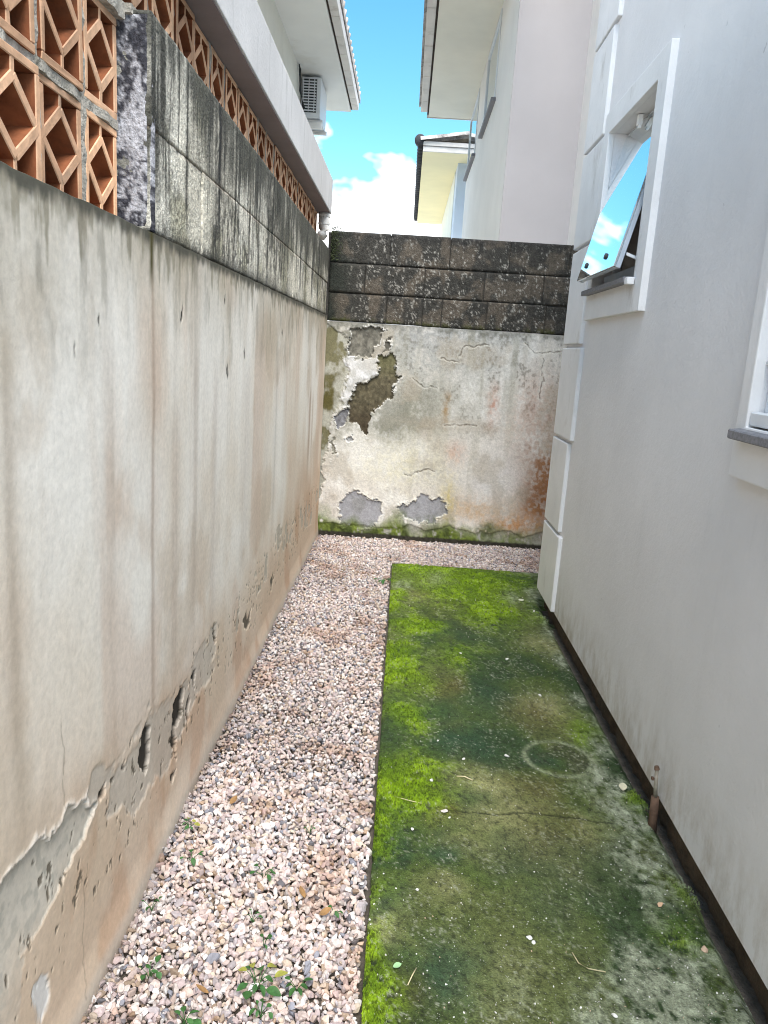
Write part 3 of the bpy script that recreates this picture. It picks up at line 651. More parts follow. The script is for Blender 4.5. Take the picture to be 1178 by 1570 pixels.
    for P in ([(-.388, .23), (-.305, .313), (-.225, .284), (-.117, .249), (-.099, .165), (-.15, .06), (-.37, .06)], [(.025, .22), (.09, .25), (.166, .314), (.25, .30), (.323, .276), (.343, .211), (.30, .19), (.261, .13), (.162, .12), (.042, .15)]):
        d = S(P); m = ss(.003, -.003, d); rimm = np.exp(-(np.maximum(d, 0)/.010)**2)*(d > 0)
        c = mixc(c, (.84, .82, .72), rimm*.8*rm); h = h+.006*rimm*rm-.007*m
        c = mixc(c, (.37, .37, .40), m*(.95)); c = mixc(c, (.27, .27, .26), m*ss(.5, .7, n2)*.6)
    lowp = ss(.0, -.012, z-.10-.10*(fbm(x*9, z*4, 109)-.35)+.02)
    c = mixc(c, (.34, .33, .29), lowp*.75); h = h-.005*lowp
    rimm = np.exp(-((z-.08-.10*(fbm(x*9, z*4, 109)-.35))/.012)**2)*ss(.35, .5, x); c = mixc(c, (.60, .52, .36), rimm*.5)
    # moss line at the foot
    mg = ss(.17, .03, z+(fbm(x*6, z*5, 107)-.5)*.24)*ss(.30, .52, fbm(x*26, z*22, 108)+.12*ss(.3, .05, z))
    mg = mg*(.55+.45*ss(1.0, .6, x)); c = mixc(c, (.14, .19, .02), mg*.95); c = mixc(c, (.045, .06, .018), mg*ss(.45, .62, n2)*.8); h = h+.006*mg*n3
    c = mixc(c, (.045, .04, .03), ss(.028, .012, z+(n3-.5)*.01))  # shadow line along the wall foot, painted into the colour
    for pts, ww in [([(.029, .45), (.082, .438), (.139, .483), (.191, .483), (.237, .479)], .004), ([(.344, 1.25), (.383, 1.312), (.454, 1.322), (.539, 1.339)], .005), ([(.231, 1.227), (.29, 1.213), (.348, 1.211)], .004), ([(.885, 1.275), (.9, 1.134), (.89, 1.0)], .0025), ([(.769, 1.353), (.83, 1.315), (1.031, 1.32)], .003), ([(.28, .79), (.36, .80), (.50, .80)], .0025), ([(.05, 1.10), (.13, 1.04), (.22, 1.03)], .002)]:
        d = linesd(pts, u, v); m = np.exp(-(d/ww)**2); c = mixc(c, (.10, .08, .055), m*.8); h = h-.003*m
        c = mixc(c, (.74, .72, .65), np.exp(-((d-.010)/.005)**2)*.35)
    return c*(.84+.32*n3)[..., None], h
xa = np.arange(-.545, 1.36, .0048); za = np.concatenate([[-.05], np.arange(0, ZP, .0048), [ZP]])
X, Zg = np.meshgrid(xa, za, indexing='ij'); col, hg = backwall(X, Zg)
co = np.stack([X, YB-hg, Zg], -1); led = co[:, -1:].copy(); led[..., 1] = YB+.06; led[..., 2] += .004
co = np.concatenate([co, led], 1); col = np.concatenate([col, col[:, -1:]*.6], 1)
new('plaster', raw_mesh('bwp', co.reshape(-1, 3), grid_faces(*co.shape[:2], True), col.reshape(-1, 3)), M['backplaster'], bw)
new('core', MB().box((-.555, YB+.03, -.13), (1.42, YB+.19, ZP-.01)).mesh(), M['mortar'], bw)
def blackcol(x, z):
    f_ = fbm(x*75, z*60, 110, 4); g_ = fbm(x*9, z*9, 111); s_ = fbm(x*30, z*4, 112)
    c = np.zeros(x.shape+(3,))+np.array([.055, .052, .046])
    c = mixc(c, (.13, .108, .085), ss(.46, .62, g_)*.85); p_ = fbm(x*150, z*110, 115, 3)
    c = mixc(c, (.42, .40, .36), ss(.58, .66, p_*.6+f_*.4)*ss(.35, .6, s_)*.8*ss(-.55, -.25, x))
    c = mixc(c, (.028, .028, .028), ss(1.90, 1.985, z+(s_-.5)*.12)*.7)
    c = mixc(c, (.03, .035, .028), ss(-.36, -.50, x+(g_-.5)*.2)*.85)
    c = mixc(c, (.10, .11, .035), ss(1.46, 1.425, z+(f_-.5)*.05)*ss(.45, .6, g_)*.8)
    return c*(.50+.62*f_)[..., None]
blk = [(1.790, 1.984, [-.53, -.147, .236, .616, 1.0, 1.36]), (1.606, 1.786, [-.53, -.30, .085, .470, .850, 1.24, 1.36]), (1.428, 1.602, [-.53, -.150, .085, .210, .50, .880, 1.25, 1.36])]
for r, (z0, z1, xs) in enumerate(blk):
    for a, b in zip(xs[:-1], xs[1:]):
        rough_patch('concrete_block', 'y', YB+.004+rnd.uniform(-.003, .004), a+.0022, b-.0022, z0+rnd.uniform(0, .002), z1-rnd.uniform(0, .003), blackcol, bw, M['block'], int((a+2)*991)+r*17, .14, edge=.005)
new('joint_mortar', MB().box((-.545, YB+.014, 1.43), (1.38, YB+.13, 1.972)).mesh(), plain('black_mortar', (.05, .047, .042), .95, .4, 30, 120, .8, .005), bw)
# ------------------------------------------------------------------ house on the right
hs = thing('house', 'white rendered house with quoined corner and open awning window beside the mossy slab', 'house', (2.5, 1.6, 0))
HY0, HY1, HX1, HZ0, HZ1 = -.70, 3.86, 7.0, .075, 3.45
W1 = (2.765, 1.555, 3.385, 2.180)       # y0, z0, y1, z1 of the awning window opening
W2 = (.42, 1.135, 1.722, 2.180)
def holed_wall(x, y0, y1, z0, z1, holes, depth):
    m = MB(); ys = sorted({y0, y1, *[h[0] for h in holes], *[h[2] for h in holes]}); zs = sorted({z0, z1, *[h[1] for h in holes], *[h[3] for h in holes]})
    for a, b in zip(ys[:-1], ys[1:]):
        for c, d in zip(zs[:-1], zs[1:]):
            if any(h[0] <= a and b <= h[2] and h[1] <= c and d <= h[3] for h in holes): continue
            m.quad((x, a, c), (x, b, c), (x, b, d), (x, a, d))
    for (a, c, b, d) in holes:
        e = x+depth
        m.quad((x, a, c), (x, b, c), (e, b, c), (e, a, c)); m.quad((x, a, d), (x, b, d), (e, b, d), (e, a, d))
        m.quad((x, a, c), (x, a, d), (e, a, d), (e, a, c)); m.quad((x, b, c), (x, b, d), (e, b, d), (e, b, c))
    return m
m = holed_wall(XR, HY0, HY1, HZ0, HZ1, [W1, W2], .14)
m.quad((XR, HY1, HZ0), (HX1, HY1, HZ0), (HX1, HY1, HZ1), (XR, HY1, HZ1)); m.quad((XR, HY0, HZ0), (HX1, HY0, HZ0), (HX1, HY0, HZ1), (XR, HY0, HZ1))
m.quad((HX1, HY0, HZ0), (HX1, HY1, HZ0), (HX1, HY1, HZ1), (HX1, HY0, HZ1)); m.quad((XR, HY0, HZ0), (HX1, HY0, HZ0), (HX1, HY1, HZ0), (XR, HY1, HZ0))
m.quad((XR, HY0, HZ1), (HX1, HY0, HZ1), (HX1, HY1, HZ1), (XR, HY1, HZ1))
me = m.mesh('hw'); bm = bmesh.new(); bm.from_mesh(me); bmesh.ops.remove_doubles(bm, verts=bm.verts, dist=1e-5); bmesh.ops.recalc_face_normals(bm, faces=bm.faces); bm.to_mesh(me); bm.free()
new('wall', me, M['house'], hs)
new('pale_backing_sheet', MB().box((XR+.092, 2.768, 1.57), (XR+.095, 3.382, 2.178)).mesh(), M['interior'], hs)  # added pale sheet, so the gap behind the pane reads less dark
# recessed footing, rough and brown
rr = random.Random(3); fm = MB(); n = 150
for k in range(n+1):
    y = HY0+.02+(HY1-.03-HY0)*k/n
    fm.v += [(.835+rr.uniform(-.006, .006), y, -.13), (.822+rr.uniform(-.010, .006), y, .0), (.830+rr.uniform(-.008, .006), y, .085)]
    if k: i = 3*(k-1); fm.f += [(i, i+3, i+4, i+1), (i+1, i+4, i+5, i+2)]
new('footing', fm.mesh('footing', smooth=True), M['plinth'], hs)
new('footing_core', MB().box((.85, HY0+.03, -.13), (6.9, HY1-.02, .073)).mesh(), M['plinth'], hs)
# quoins
zq = [HZ0-.004, .455, .893, 1.330, 1.775, 2.205, 2.645, 3.08, 3.45]
for k, (a, b) in enumerate(zip(zq[:-1], zq[1:])):
    ln = .375 if k % 2 == 0 else .335
    q = MB().box((XR-.019, HY1-ln, a+.008), (XR+(.33 if k % 2 else .38), HY1+.018, b-.008)).mesh('quoin', .007, 3)
    new('quoin', q, M['trim'], hs)
# awning window
w1 = new('window', ring_mesh(XR-.024, XR+.004, (2.662, 1.437, 3.462, 2.268), W1).mesh('trim', .003, 2), M['trim'], hs)
w1['label'] = 'small awning window with its mirrored pane tilted open'
new('sill', MB().prism([(XR-.055, 2.775, 1.556), (XR+.12, 2.775, 1.566), (XR+.12, 3.43, 1.566), (XR-.055, 3.43, 1.556)], (0, 0, -.020)).mesh('sill', .002, 1), M['granite'], w1)
new('sill_end', MB().box((XR-.052, 2.735, 1.528), (XR-.026, 2.773, 1.552)).mesh('sill_end', .002, 1), M['trim'], w1)
new('frame', ring_mesh(XR+.055, XR+.085, (2.7655, 1.568, 3.3845, 2.1795), (2.790, 1.598, 3.360, 2.155)).mesh('fr', .002, 1), M['metal'], w1)
# tilted pane: hinged at the top, its foot standing out from the wall
hx, hz, bx_, bz_ = XR+.048, 2.165, .702, 1.592
dr = Vector((bx_-hx, 0, bz_-hz)).normalized(); nr = Vector((-dr.z, 0, dr.x)); nr = nr if nr.x > 0 else -nr
p0, p1 = Vector((hx, 0, hz)), Vector((bx_, 0, bz_)); th = .008
def V3(p, y): return (p.x, y, p.z)
pane = MB()
pane.prism([V3(p0, 2.80), V3(p1, 2.80), V3(p1+nr*th, 2.80), V3(p0+nr*th, 2.80)], (0, .585, 0))
new('pane', pane.mesh('pane', .0015, 1), M['mirror'], w1)
sf = MB()
for y in (2.802, 3.363): sf.prism([V3(p0+nr*(th+.001), y), V3(p1+nr*(th+.001), y), V3(p1+nr*(th+.018), y), V3(p0+nr*(th+.018), y)], (0, .02, 0))
sf.prism([V3(p1-dr*.03+nr*(th+.001), 2.8225), V3(p1-dr*.002+nr*(th+.001), 2.8225), V3(p1-dr*.002+nr*(th+.018), 2.8225), V3(p1-dr*.03+nr*(th+.018), 2.8225)], (0, .540, 0))
new('sash_rail', sf.mesh('sash', .001, 1), M['alu'], w1)
new('lower_panel', MB().box((XR+.02, 2.80, 1.5665), (XR+.03, 3.36, 1.612)).mesh('lp', .001, 1), M['alu'], w1)
for y in (2.975, 3.285):
    c = p1-dr*.055
    bo = MB().tube([tuple(Vector((c.x, y, c.z))-nr*.006), tuple(Vector((c.x, y, c.z))-nr*.0005)], [.010, .012], 12)
    new('bolt', bo.mesh('bolt'), M['grille'], w1)
new('stay_arm', MB().prism([(XR+.06, 2.792, 1.605), (p1.x+.04, 2.796, 1.640), (p1.x+.04, 2.796, 1.630), (XR+.06, 2.792, 1.593)], (0, .008, 0)).mesh('arm'), M['metal'], w1)
new('latch', MB().box((XR+.018, 3.11, 2.140), (XR+.036, 3.135, 2.178)).box((XR+.020, 3.100, 2.126), (XR+.030, 3.120, 2.1395)).mesh('latch', .003, 2), M['pvc'], w1)
# barred window
w2 = new('window', ring_mesh(XR-.024, XR+.004, (.30, 1.018, 1.772, 2.268), W2).mesh('trim2', .004, 2), M['trim'], hs)
w2['label'] = 'barred white window cut off by the picture edge'
new('sill', MB().prism([(XR-.052, .28, 1.128), (XR+.12, .28, 1.142), (XR+.12, 1.745, 1.142), (XR-.052, 1.745, 1.128)], (0, 0, -.022)).mesh('sill2', .003, 1), M['granite'], w2)
new('frame', ring_mesh(XR+.012, XR+.075, (W2[0]+.001, W2[1]+.009, W2[2]-.001, W2[3]-.001), (.47, 1.185, 1.682, 2.13)).mesh('fr2', .003, 1), M['metal'], w2)
new('frame_base', MB().box((XR-.018, W2[0]+.002, 1.1395), (XR+.011, W2[2]-.002, 1.170)).mesh('fb', .003, 1), M['metal'], w2)
for k in range(8):
    z = 1.277+.1215*k
    if z > 2.15: break
    new('bar', MB().tube([(XR+.004, W2[0]+.003, z), (XR+.004, W2[2]-.003, z)], .0065, 10).mesh('bar', smooth=True), M['metal'], w2)
new('pane', MB().box((XR+.05, .4705, 1.1855), (XR+.056, 1.6815, 2.1295)).mesh('p2'), M['pane'], w2)
new('mullion', MB().box((XR+.046, 1.02, 1.187), (XR+.049, 1.06, 2.128)).mesh('ml'), M['metal'], w2)

# ------------------------------------------------------------------ neighbour's house on the left
nb = thing('house', "neighbour's house with overhanging concrete beam, white soffit and wall air conditioner", 'house', (-3, 6, 0))
BX = -.522
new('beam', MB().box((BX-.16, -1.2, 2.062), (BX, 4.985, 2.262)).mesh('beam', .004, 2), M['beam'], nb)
new('beam_underside_shade', MB().box((BX-.155, -1.19, 2.0585), (BX-.006, 4.978, 2.0615)).mesh('bu'), M['shaded_soffit'], nb)  # thin dark sheet carrying the shade below the beam
new('porch_slab', MB().box((-3.2, -1.2, 2.10), (BX-.161, 4.98, 2.24)).mesh('slab'), M['shaded_soffit'], nb)
new('porch_wall', MB().box((-3.2, -1.2, -.13), (-3.05, 4.98, 2.10)).mesh('pw'), M['plinth'], nb)
new('porch_floor', MB().box((-3.04, -1.2, -.13), (-.70, 5.2, -.08)).mesh('pf'), M['mortar'], nb)
new('porch_gable', MB().box((-3.04, 4.99, -.13), (-.70, 5.10, 2.09)).mesh('pg'), M['plinth'], nb)
SZ = 4.85; WX = -1.67; EX = -.985; YE = 12.8
new('wall', MB().box((-7, 4.2, -.13), (WX, 12.72, SZ+.3)).mesh('w'), M['cream'], nb)
new('soffit', MB().box((WX-.2, 3.2, SZ), (EX-.125, YE, SZ+.03)).mesh('s'), M['soffit_l'], nb)
new('gutter_shadow_gap', MB().box((EX-.1245, 3.2, SZ+.022), (EX-.1005, YE-.03, SZ+.04)).mesh('gap'), M['dark'], nb)
y = 3.2; k = 0
fp = MB().box((0, 0, 0), (.098, .552, .13)).mesh('fp', .006, 1); fp.materials.append(M['fascia'])
while y < YE-.3:
    new('fascia_panel', fp, None, nb, (EX-.10, y, SZ+rnd.uniform(-.003, .003))); y += .56
tl = MB()
rf = MB().prism([(EX+.01, 3.2, SZ+.14), (-7, 3.2, SZ+2.6), (-7, 3.2, SZ+2.68), (EX+.01, 3.2, SZ+.22)], (0, YE-3.2+.05, 0))
new('roof', rf.mesh('r'), M['tile'], nb)
te = MB(); te.tube([(EX+.004, 0, SZ+.175), (EX-.16, 0, SZ+.235)], [.070, .068], 10)
tem = te.mesh('te', smooth=True); tem.materials.append(M['tile'])
for k in range(44): new('roof_tile', tem, None, nb, (0, 3.3+k*.217, rnd.uniform(-.006, .006)))

# air conditioner
ac = thing('air_conditioner', 'white outdoor air conditioner under the left eave above the beam', 'air conditioner', (-1.57, 11.3, 4.25))
ax0, ax1, ay0, ay1, az0, az1 = -1.665, -1.395, 11.2, 11.95, 4.30, 4.815
new('casing', MB().box((ax0, ay0+.02, az0), (ax1, ay1, az1)).mesh('c', .015, 2), M['metal'], ac)
new('grille_back', MB().box((ax0+.02, ay0+.012, az0+.07), (ax1-.055, ay0+.019, az1-.03)).mesh('gb'), M['grille'], ac)
sm = MB().box((0, 0, 0), (ax1-ax0-.085, .014, .014)).mesh('slat'); sm.materials.append(M['metal'])
for k in range(11): new('grille_slat', sm, None, ac, (ax0+.025, ay0-.003, az0+.085+k*.036))
for k in range(3): new('grille_post', MB().box((ax0+.03+.075*k, ay0-.012, az0+.075), (ax0+.04+.075*k, ay0-.004, az1-.035)).mesh('gp'), M['metal'], ac)

for q in (ay0+.08, ay1-.13): new('bracket', MB().box((ax0, q, az0-.05), (ax1+.03, q+.05, az0-.002)).mesh('br', .003, 1), M['pvc'], ac)
new('drip_tray', MB().box((ax0, ay0-.01, az0-.13), (ax1+.03, ay0+.05, az0-.051)).mesh('dt', .005, 1), M['pvc'], ac)
new('refrigerant_pipe', MB().tube([(ax0-.0, 10.9, 4.9), (ax0+.03, 10.85, 4.78), (ax0+.03, 10.95, 4.55), (ax0+.05, 11.15, 4.42), (ax0+.05, 11.25, 4.40)], .016, 8).mesh('rp', smooth=True), M['grille'], ac)
# drain pipe below the beam end
dp = thing('drain_pipe', 'short white plastic drain pipe under the end of the concrete beam', 'pipe', (-.56, 4.93, 1.93))
new('pipe', MB().tube([(-.560, 4.935, 2.061), (-.560, 4.935, 2.0), (-.560, 4.935, 1.965), (-.565, 4.93, 1.935), (-.578, 4.925, 1.912)], [.034, .034, .034, .033, .028], 18).mesh('p', smooth=True), M['pvc'], dp)
for z in (2.035, 1.99): new('coupling_ring', MB().tube([(-.560, 4.935, z), (-.560, 4.935, z+.012)], .037, 18).mesh('cr'), M['pvc'], dp)

# ------------------------------------------------------------------ pale house behind the back wall (right)
rh = thing('house', 'pale two-storey house with blank end wall and wide eave behind the back wall', 'house', (4, 9, 0))
FX, FX2, FY, FYE, RZ = .737, 1.335, 7.0, 12.5, 4.76
m = MB()
win = [(8.55, 3.86, 9.85, 4.70), (10.95, 3.90, 12.38, 4.72)]
m = holed_wall(FX, FY, FYE, -.13, 7.2, win, .045)
m.quad((FX2, FY, -.13), (FX2, 3.92, -.13), (FX2, 3.92, 7.2), (FX2, FY, 7.2))
m.quad((FX, FYE, -.13), (8, FYE, -.13), (8, FYE, 7.2), (FX, FYE, 7.2)); m.quad((8, 3.92, -.13), (8, FYE, -.13), (8, FYE, 7.2), (8, 3.92, 7.2))
m.quad((FX, FY, 7.2), (FX, FYE, 7.2), (8, FYE, 7.2), (8, FY, 7.2)); m.quad((FX2, 3.92, 7.2), (FX2, FY, 7.2), (8, FY, 7.2), (8, 3.92, 7.2))
me = m.mesh('rw'); bm = bmesh.new(); bm.from_mesh(me); bmesh.ops.remove_doubles(bm, verts=bm.verts, dist=1e-5); bmesh.ops.recalc_face_normals(bm, faces=bm.faces); bm.to_mesh(me); bm.free()
new('wall', me, M['rear_paint'], rh)
new('end_wall', MB().box((FX+.001, FY-.002, -.13), (FX2+.05, FY+.05, 7.19)).mesh('ew'), M['end_shade'], rh)
for (a, c, b, d) in win:
    wv = new('window', ring_mesh(FX-.012, FX+.03, (a+.001, c+.001, b-.001, d-.001), (a+.05, c+.05, b-.05, d-.05)).mesh('wf', .004, 1), M['metal'], rh)
    new('pane', MB().box((FX+.002, a+.05, c+.05), (FX+.010, b-.05, d-.05)).mesh('wp'), M['pane'], wv)
    new('sill', MB().box((FX-.05, a-.06, c-.035), (FX+.03, b+.06, c-.002)).mesh('ws', .003, 1), M['granite'], wv)
EX2 = -.03
new('soffit', MB().box((EX2+.125, FY-1.2, RZ), (FX-.001, FYE, RZ+.03)).mesh('s2'), M['cream'], rh)
new('gutter_shadow_gap', MB().box((EX2+.1005, FY-1.2, RZ+.022), (EX2+.1245, FYE-.03, RZ+.04)).mesh('g2'), M['dark'], rh)
y = FY-1.2
fp2 = MB().box((0, 0, 0), (.098, .492, .13)).mesh('fp2', .006, 1); fp2.materials.append(M['fascia'])
while y < FYE-.3:
    new('fascia_panel', fp2, None, rh, (EX2+.002, y, RZ+rnd.uniform(-.003, .003))); y += .50
new('end_fascia', MB().box((EX2+.10, FYE+.001, RZ-.01), (FX, FYE+.03, RZ+.13)).mesh('ef', .004, 1), M['fascia'], rh)
new('roof', MB().prism([(EX2-.03, FY-1.2, RZ+.14), (FX-.002, FY-1.2, RZ+.42), (FX-.002, FY-1.2, RZ+.50), (EX2-.03, FY-1.2, RZ+.22)], (0, FYE-FY+1.25, 0)).mesh('r2'), M['tile'], rh)
te = MB(); te.tube([(EX2-.004, 0, RZ+.175), (EX2+.16, 0, RZ+.235)], [.085, .075], 10)
tem = te.mesh('te2', smooth=True); tem.materials.append(M['tile'])
for k in range(30): new('roof_tile', tem, None, rh, (0, FY-1.1+k*.217, rnd.uniform(-.006, .006)))

# ------------------------------------------------------------------ far house with tiled roof
fh = thing('house', 'small far house with yellow soffit and tiled roof edge beyond the pale house', 'house', (2, 18, 0))
NY, FY2, EZ, X0 = 14.2, 21.7, 4.69, .03
m = MB().box((.71, 14.9, -.13), (5, 21.5, EZ+.02)); new('wall', m.mesh('fw'), M['bluepaint'], fh)
new('side_wall', MB().box((.70, 15.6, -.13), (.709, 21.45, EZ-.002)).mesh('sw'), plain('pale_yellow_paint', (.78, .78, .70), .8, .05, 1, bstr=.1), fh)
new('soffit', MB().box((X0+.02, NY, EZ), (1.6, FY2, EZ+.03)).mesh('fs'), M['yellow'], fh)
new('bargeboard', MB().box((X0+.02, NY-.03, EZ-.012), (1.6, NY-.001, EZ+.075)).box((X0+.02, NY-.05, EZ+.08), (1.6, NY-.001, EZ+.15)).mesh('bb', .004, 1), M['fascia'], fh)
new('roof', MB().prism([(X0-.02, NY+.02, EZ+.12), (4, NY+.02, EZ+.76), (4, NY+.02, EZ+.82), (X0-.02, NY+.02, EZ+.18)], (0, FY2-NY, 0)).mesh('fr'), M['tile'], fh)
tt = MB()
nseg = 8
for j in range(nseg+1):
    t = math.pi*j/nseg
    tt.v += [(0, .085*math.cos(t), .075*math.sin(t)), (.30, .075*math.cos(t), .065*math.sin(t)+.012)]
    if j: i = 2*(j-1); tt.f.append((i, i+1, i+3, i+2))
ttm = tt.mesh('tile', smooth=True); ttm.materials.append(M['tile'])
for cy in range(4):
    for k in range(14):
        x = X0-.03+k*.255; z = EZ+.150+k*.255*math.tan(R(9.0))
        o = new('roof_tile', ttm, None, fh, (x, NY-.03+cy*.19, z+rnd.uniform(-.006, .006))); o.rotation_euler = (0, -R(7.5), rnd.uniform(-.03, .03))
et = MB(); et.tube([(0, 0, 0), (.05, 0, .012), (.25, 0, .06)], [.065, .075, .07], 10); etm = et.mesh('et', smooth=True); etm.materials.append(M['tiledark'])
for k in range(34): new('eave_tile', etm, None, fh, (X0-.07, NY+.1+k*.222, EZ+.10))
bl = MB(); bl.tube([(X0-.04, NY-.06, EZ+.17), (X0-.04, NY-.03, EZ+.17), (X0-.04, NY+.10, EZ+.17)], [.06, .095, .09], 14); new('verge_cap', bl.mesh('vc', smooth=True), M['tiledark'], fh)

# ------------------------------------------------------------------ pipe stub beside the house
ps = thing('pipe_stub', 'rusty pipe stub with a broken plastic sleeve standing against the house footing', 'pipe', (.772, 1.93, 0))
new('lower_pipe', MB().tube([(.778, 1.925, -.03), (.776, 1.928, .04), (.775, 1.93, .085)], [.013, .012, .011], 12).mesh('lp', smooth=True), M['rust'], ps)
new('sleeve', MB().tube([(.775, 1.93, .086), (.772, 1.932, .12), (.770, 1.934, .165)], [.006, .0055, .005], 10).mesh('sl', smooth=True), plain('dirty_sleeve', (.30, .27, .22), .7, .3, 60, bstr=0), ps)
new('cap', MB().tube([(.770, 1.934, .1655), (.768, 1.936, .175)], [.008, .006], 8).mesh('cap'), M['rust'], ps)
new('clip', MB().box((.758, 1.928, .135), (.7645, 1.938, .142)).mesh('clip'), M['rust'], ps)

# ------------------------------------------------------------------ loose things on the slab
def pebble(name, loc, s, colr, label, cat, seed, flat=.7):
    V, F = stone_variants(2, 1, seed); v = V[0]*np.array([s, s*.85, s*flat]); v[:, 2] -= v[:, 2].min()
    col = np.zeros(v.shape)+np.array(colr)
    o = new(name, raw_mesh(name, v, F, col, False, 3), M['stone'], None, (loc[0], loc[1], .001)); o.rotation_euler = (0, 0, seed*1.3)
    tag(o, label, cat); return o
W_ = (.74, .73, .70)
PB = [((.161, 2.066), .0085, W_, 'angular white stone lying on the brightest moss patch beside the gravel'),
 ((.191, 1.911), .0105, (.70, .64, .60), 'plump white stone ringed by brown dirt near the slab crack'),
 ((.204, 1.885), .005, W_, 'tiny white stone just in front of the plump white one'),
 ((.408, 2.239), .008, W_, 'flat white stone left of the round cover in the slab'),
 ((.267, 2.203), .007, W_, 'white stone midway between the moss patch and the round cover'),
 ((.597, 2.715), .009, (.76, .76, .76), 'white stone lying behind the round cover beside a tan patch'),
 ((.690, 1.595), .0105, (.60, .40, .26), 'orange-tan stone on the slab nearer the gravel than its twin by the house'),
 ((.746, 1.465), .0115, (.62, .44, .32), 'orange-tan stone closest to the house wall in the foreground'),
 ((.357, 1.459), .0075, (.78, .78, .76), 'white paint scrap in the middle of the foreground slab'),
 ((.365, 1.447), .0055, (.78, .78, .76), 'smaller white scrap touching the paint scrap in the foreground slab'),
 ((.495, 1.269), .0065, W_, 'white stone at the front edge near the bare grey concrete'),
 ((.102, 1.820), .006, W_, 'small white stone on dark moss in front of the bright patch'),
 ((.189, 2.308), .0065, W_, 'small white stone behind the bright moss patch'),
 ((.698, 3.867), .016, (.55, .56, .42), 'flat pale stone at the far end of the slab by the house corner'),
 ((.735, 3.70), .009, W_, 'white stone at the far end of the slab nearest the house corner'),
 ((.111, 1.587), .006, W_, 'small white stone on the foreground slab close to the gravel'),
 ((.515, 3.05), .008, W_, 'white stone in the middle of the far half of the slab'),
 ((.32, 3.08), .007, W_, 'white stone left of centre in the far half of the slab')]
for k, (p, s, c, l) in enumerate(PB): pebble('loose_stone', p, s, c, l, 'stone', 40+k)
def leafmesh(L, wd, curl):
    m = MB(); n = 6
    for k in range(n+1):
        t = k/n; w_ = wd*math.sin(math.pi*min(1, t*.93+.05))**.8
        m.v += [(t*L, -w_, curl*t*t+w_*.3), (t*L, 0, curl*t*t), (t*L, w_, curl*t*t+w_*.3)]
        if k:
            i = 3*(k-1); m.f += [(i, i+3, i+4, i+1), (i+1, i+4, i+5, i+2)]
    return m
o = new('fallen_leaf', leafmesh(.035, .012, .006).mesh('fl', smooth=True), plain('dry_leaf', (.62, .58, .42), .7, .15, 60, bstr=.1), None, (.738, 2.085, .004)); o.rotation_euler = (0, 0, 1.3)
tag(o, 'cream dry leaf on grey concrete between the round cover and the pipe stub', 'leaf')
o = new('fallen_leaf', leafmesh(.018, .007, .003).mesh('fl2', smooth=True), plain('pale_green_leaf', (.30, .50, .26), .6, .15, 60, bstr=.1), None, (.058, 1.346, .006)); o.rotation_euler = (0, 0, .4)
tag(o, 'small pale green leaf on the foreground slab by the gravel', 'leaf')
dryl = plain('brown_leaf', (.30, .17, .07), .75, .3, 60, bstr=.1)
for p, rz, l in [((-.11, 1.47), .5, 'curled brown leaf on the gravel beside the slim weed'), ((-.15, 1.52), 2.2, 'brown leaf on the gravel just behind the curled one'), ((-.40, 1.86), 1.1, 'brown leaf on the gravel farthest back, near the plaster wall'), ((-.30, 1.24), 3.0, 'brown leaf lying beside the weeds at the bottom edge')]:
    o = new('fallen_leaf', leafmesh(.028, .008, .009).mesh('bl', smooth=True), dryl, None, (*p, .013)); o.rotation_euler = (.3, -.1, rz); tag(o, l, 'leaf')
straw = plain('dry_straw', (.62, .55, .34), .7, .2, 60, bstr=0)
for pts, r, l in [([(.445, 1.425, .004), (.452, 1.395, .006), (.470, 1.382, .005), (.505, 1.378, .004)], .0013, 'bent straw-coloured twig on the foreground slab beside bare concrete'),
                  ([(.088, 1.305, .004), (.097, 1.327, .007), (.106, 1.35, .004)], .0013, 'short straight straw next to the pale green leaf'),
                  ([(.238, 2.098, .004), (.262, 2.096, .006), (.285, 2.082, .004)], .0018, 'curved white straw behind the slab crack'),
                  ([(.05, 1.96, .008), (.09, 1.94, .012), (.13, 1.935, .008)], .0011, 'thin yellow straw lying across the front of the bright moss patch')]:
    tag(new('straw', MB().tube(pts, r, 6).mesh('st', smooth=True), straw), l, 'straw')
# grit: countless tiny chips
r_ = np.random.RandomState(12); n = 2600
gx = r_.rand(n)*.78; gy = np.exp(r_.rand(n)*math.log(4.4/1.05))*1.05
keep = r_.rand(n) < (.25+.75*ss(.3, .75, gx)+.5*ss(1.9, 1.2, gy)); gx, gy = gx[keep], gy[keep]; n = len(gx)
V, F = stone_variants(1, 8, 9); vi = r_.randint(8, size=n); s = .0009+.0019*r_.rand(n)**2.2
_, gz, _ = slabcol(gx, gy)
co = np.einsum('nij,nkj->nki', rotm(n, r_), V[vi])*s[:, None, None]+np.stack([gx, gy, gz+s*.4], -1)[:, None]
gc = np.array([(.72, .71, .68), (.55, .53, .48), (.32, .31, .29), (.48, .36, .25)])[r_.choice(4, n, p=[.45, .3, .17, .08])]
gt = new('grit', raw_mesh('grit', co.reshape(-1, 3), (F[None]+np.arange(n)[:, None, None]*V.shape[1]).reshape(-1, 3), np.repeat(gc[:, None], V.shape[1], 1).reshape(-1, 3), False, 3), M['stone'])
gt['kind'] = 'stuff'; gt['label'] = 'pale grit scattered over the mossy slab'; gt['category'] = 'grit'

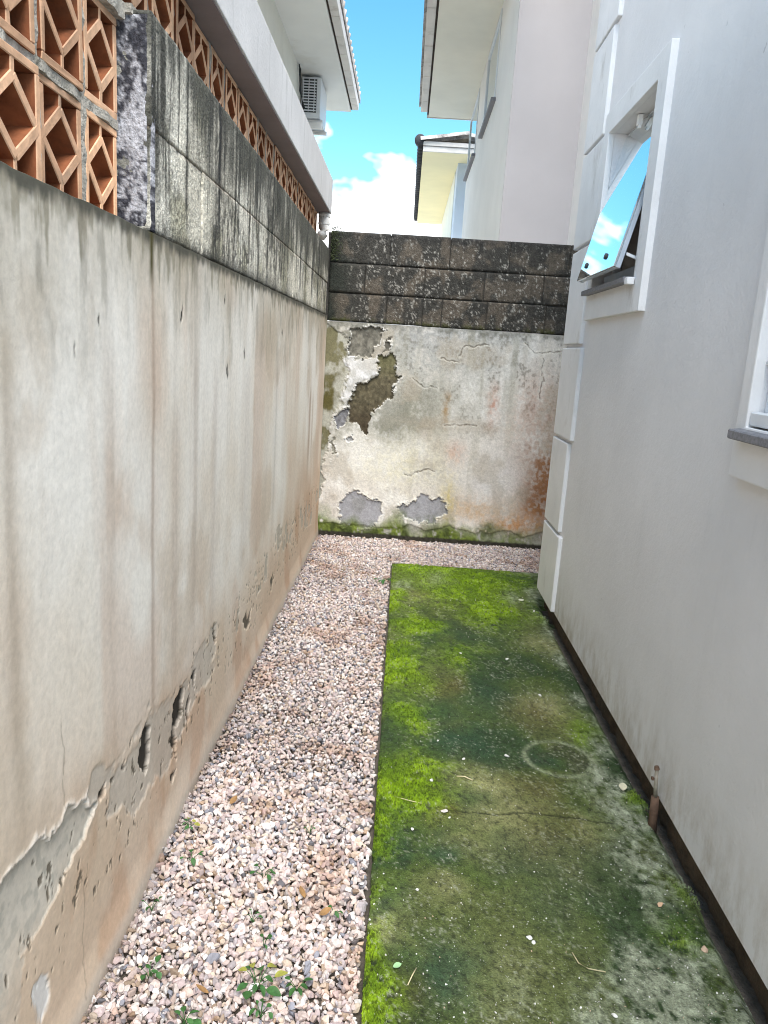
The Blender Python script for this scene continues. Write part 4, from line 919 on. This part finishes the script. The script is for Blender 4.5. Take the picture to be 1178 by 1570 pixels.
# ------------------------------------------------------------------ weeds in the gravel
def weed(loc, n, s, seed, label, yellow=False):
    rr = random.Random(seed); t = thing('weed', label, 'weed', (loc[0], loc[1], 0), 'small weeds sprouting in the gravel')
    for k in range(n):
        a = k*2.4+rr.uniform(-.5, .5); d = s*rr.uniform(.25, 1.0); hgt = rr.uniform(.004, .013); L = s*rr.uniform(.40, .85)
        tip = (loc[0]+d*math.cos(a), loc[1]+d*math.sin(a), hgt+.006)
        m = MB().tube([(loc[0], loc[1], -.008), (loc[0]+d*.4*math.cos(a), loc[1]+d*.4*math.sin(a), hgt*.8), tip], .0008, 5)
        new('stem', m.mesh('stem'), M['leaf'], t)
        me = leafmesh(L, L*rr.uniform(.26, .42), -L*rr.uniform(.05, .5)).mesh('leaf', smooth=True)
        o = new('leaf', me, M['leafyellow'] if (yellow and k % 3 == 0) else M['leaf'], t, tip); o.rotation_euler = (rr.uniform(-.4, .4), rr.uniform(-.3, .3), a+rr.uniform(-.6, .6))
WD = [((-.486, 1.764), 7, .022, 'weed with a yellowing leaf tight against the plaster wall, farthest back of the wall-side weeds', True),
 ((-.442, 1.638), 5, .022, 'weed in the gravel just in front of the yellowing wall-side weed', False),
 ((-.486, 1.467), 4, .020, 'small dark weed close to the wall, level with the peeling plaster edge', False),
 ((-.258, 1.601), 6, .024, 'weed in the middle of the gravel with leaves around a bare patch', False),
 ((-.255, 1.451), 5, .016, 'twin-leaved weed directly in front of the mid-gravel weed', False),
 ((-.218, 1.385), 4, .015, 'single pale green sprout between the twin-leaved weed and the big clump', False),
 ((-.077, 1.490), 3, .018, 'slim weed nearest the mossy slab', False),
 ((-.429, 1.282), 7, .024, 'dark weed near the wall foot in the foreground', False),
 ((-.212, 1.278), 12, .036, 'largest leafy weed clump in the foreground gravel', True),
 ((-.133, 1.276), 6, .024, 'weed just right of the largest clump', False),
 ((-.193, 1.214), 7, .024, 'weed clump at the bottom edge in front of the largest clump', False),
 ((-.331, 1.185), 6, .026, 'broad-leaved weed at the very bottom edge towards the wall', False),
 ((-.170, 1.777), 4, .014, 'tiny weed farthest back in the middle of the gravel', False),
 ((-.045, 4.05), 9, .040, 'dark weed tuft at the far left corner of the slab', False)]
for k, (p, n, s, l, yl) in enumerate(WD): weed(p, n, s, 60+k, l, yl)
mo_ = thing('moss_clump', 'dark mossy clump in the corner where the block courses meet', 'moss', (-.50, 5.04, 1.98))
rr = random.Random(2); m = MB()
for k in range(420):
    z = rr.uniform(1.80, 2.0); x = -.522+abs(rr.gauss(0, .028)); yy = 5.066-abs(rr.gauss(0, .012)); a = rr.uniform(0, 6.28); s = rr.uniform(.004, .010)
    d1 = Vector((math.cos(a), rr.uniform(-1, .2), math.sin(a))).normalized()*s; d2 = Vector((-math.sin(a), rr.uniform(-1, 0), math.cos(a))).normalized()*s*.5
    p = Vector((x, yy, z)); m.quad(p-d2, p+d1*.6-d2*.3, p+d1, p+d2)
mm = m.mesh('mc'); new('foliage', mm, plain('dark_moss', (.035, .045, .018), .9, .4, 60, bstr=0), mo_)
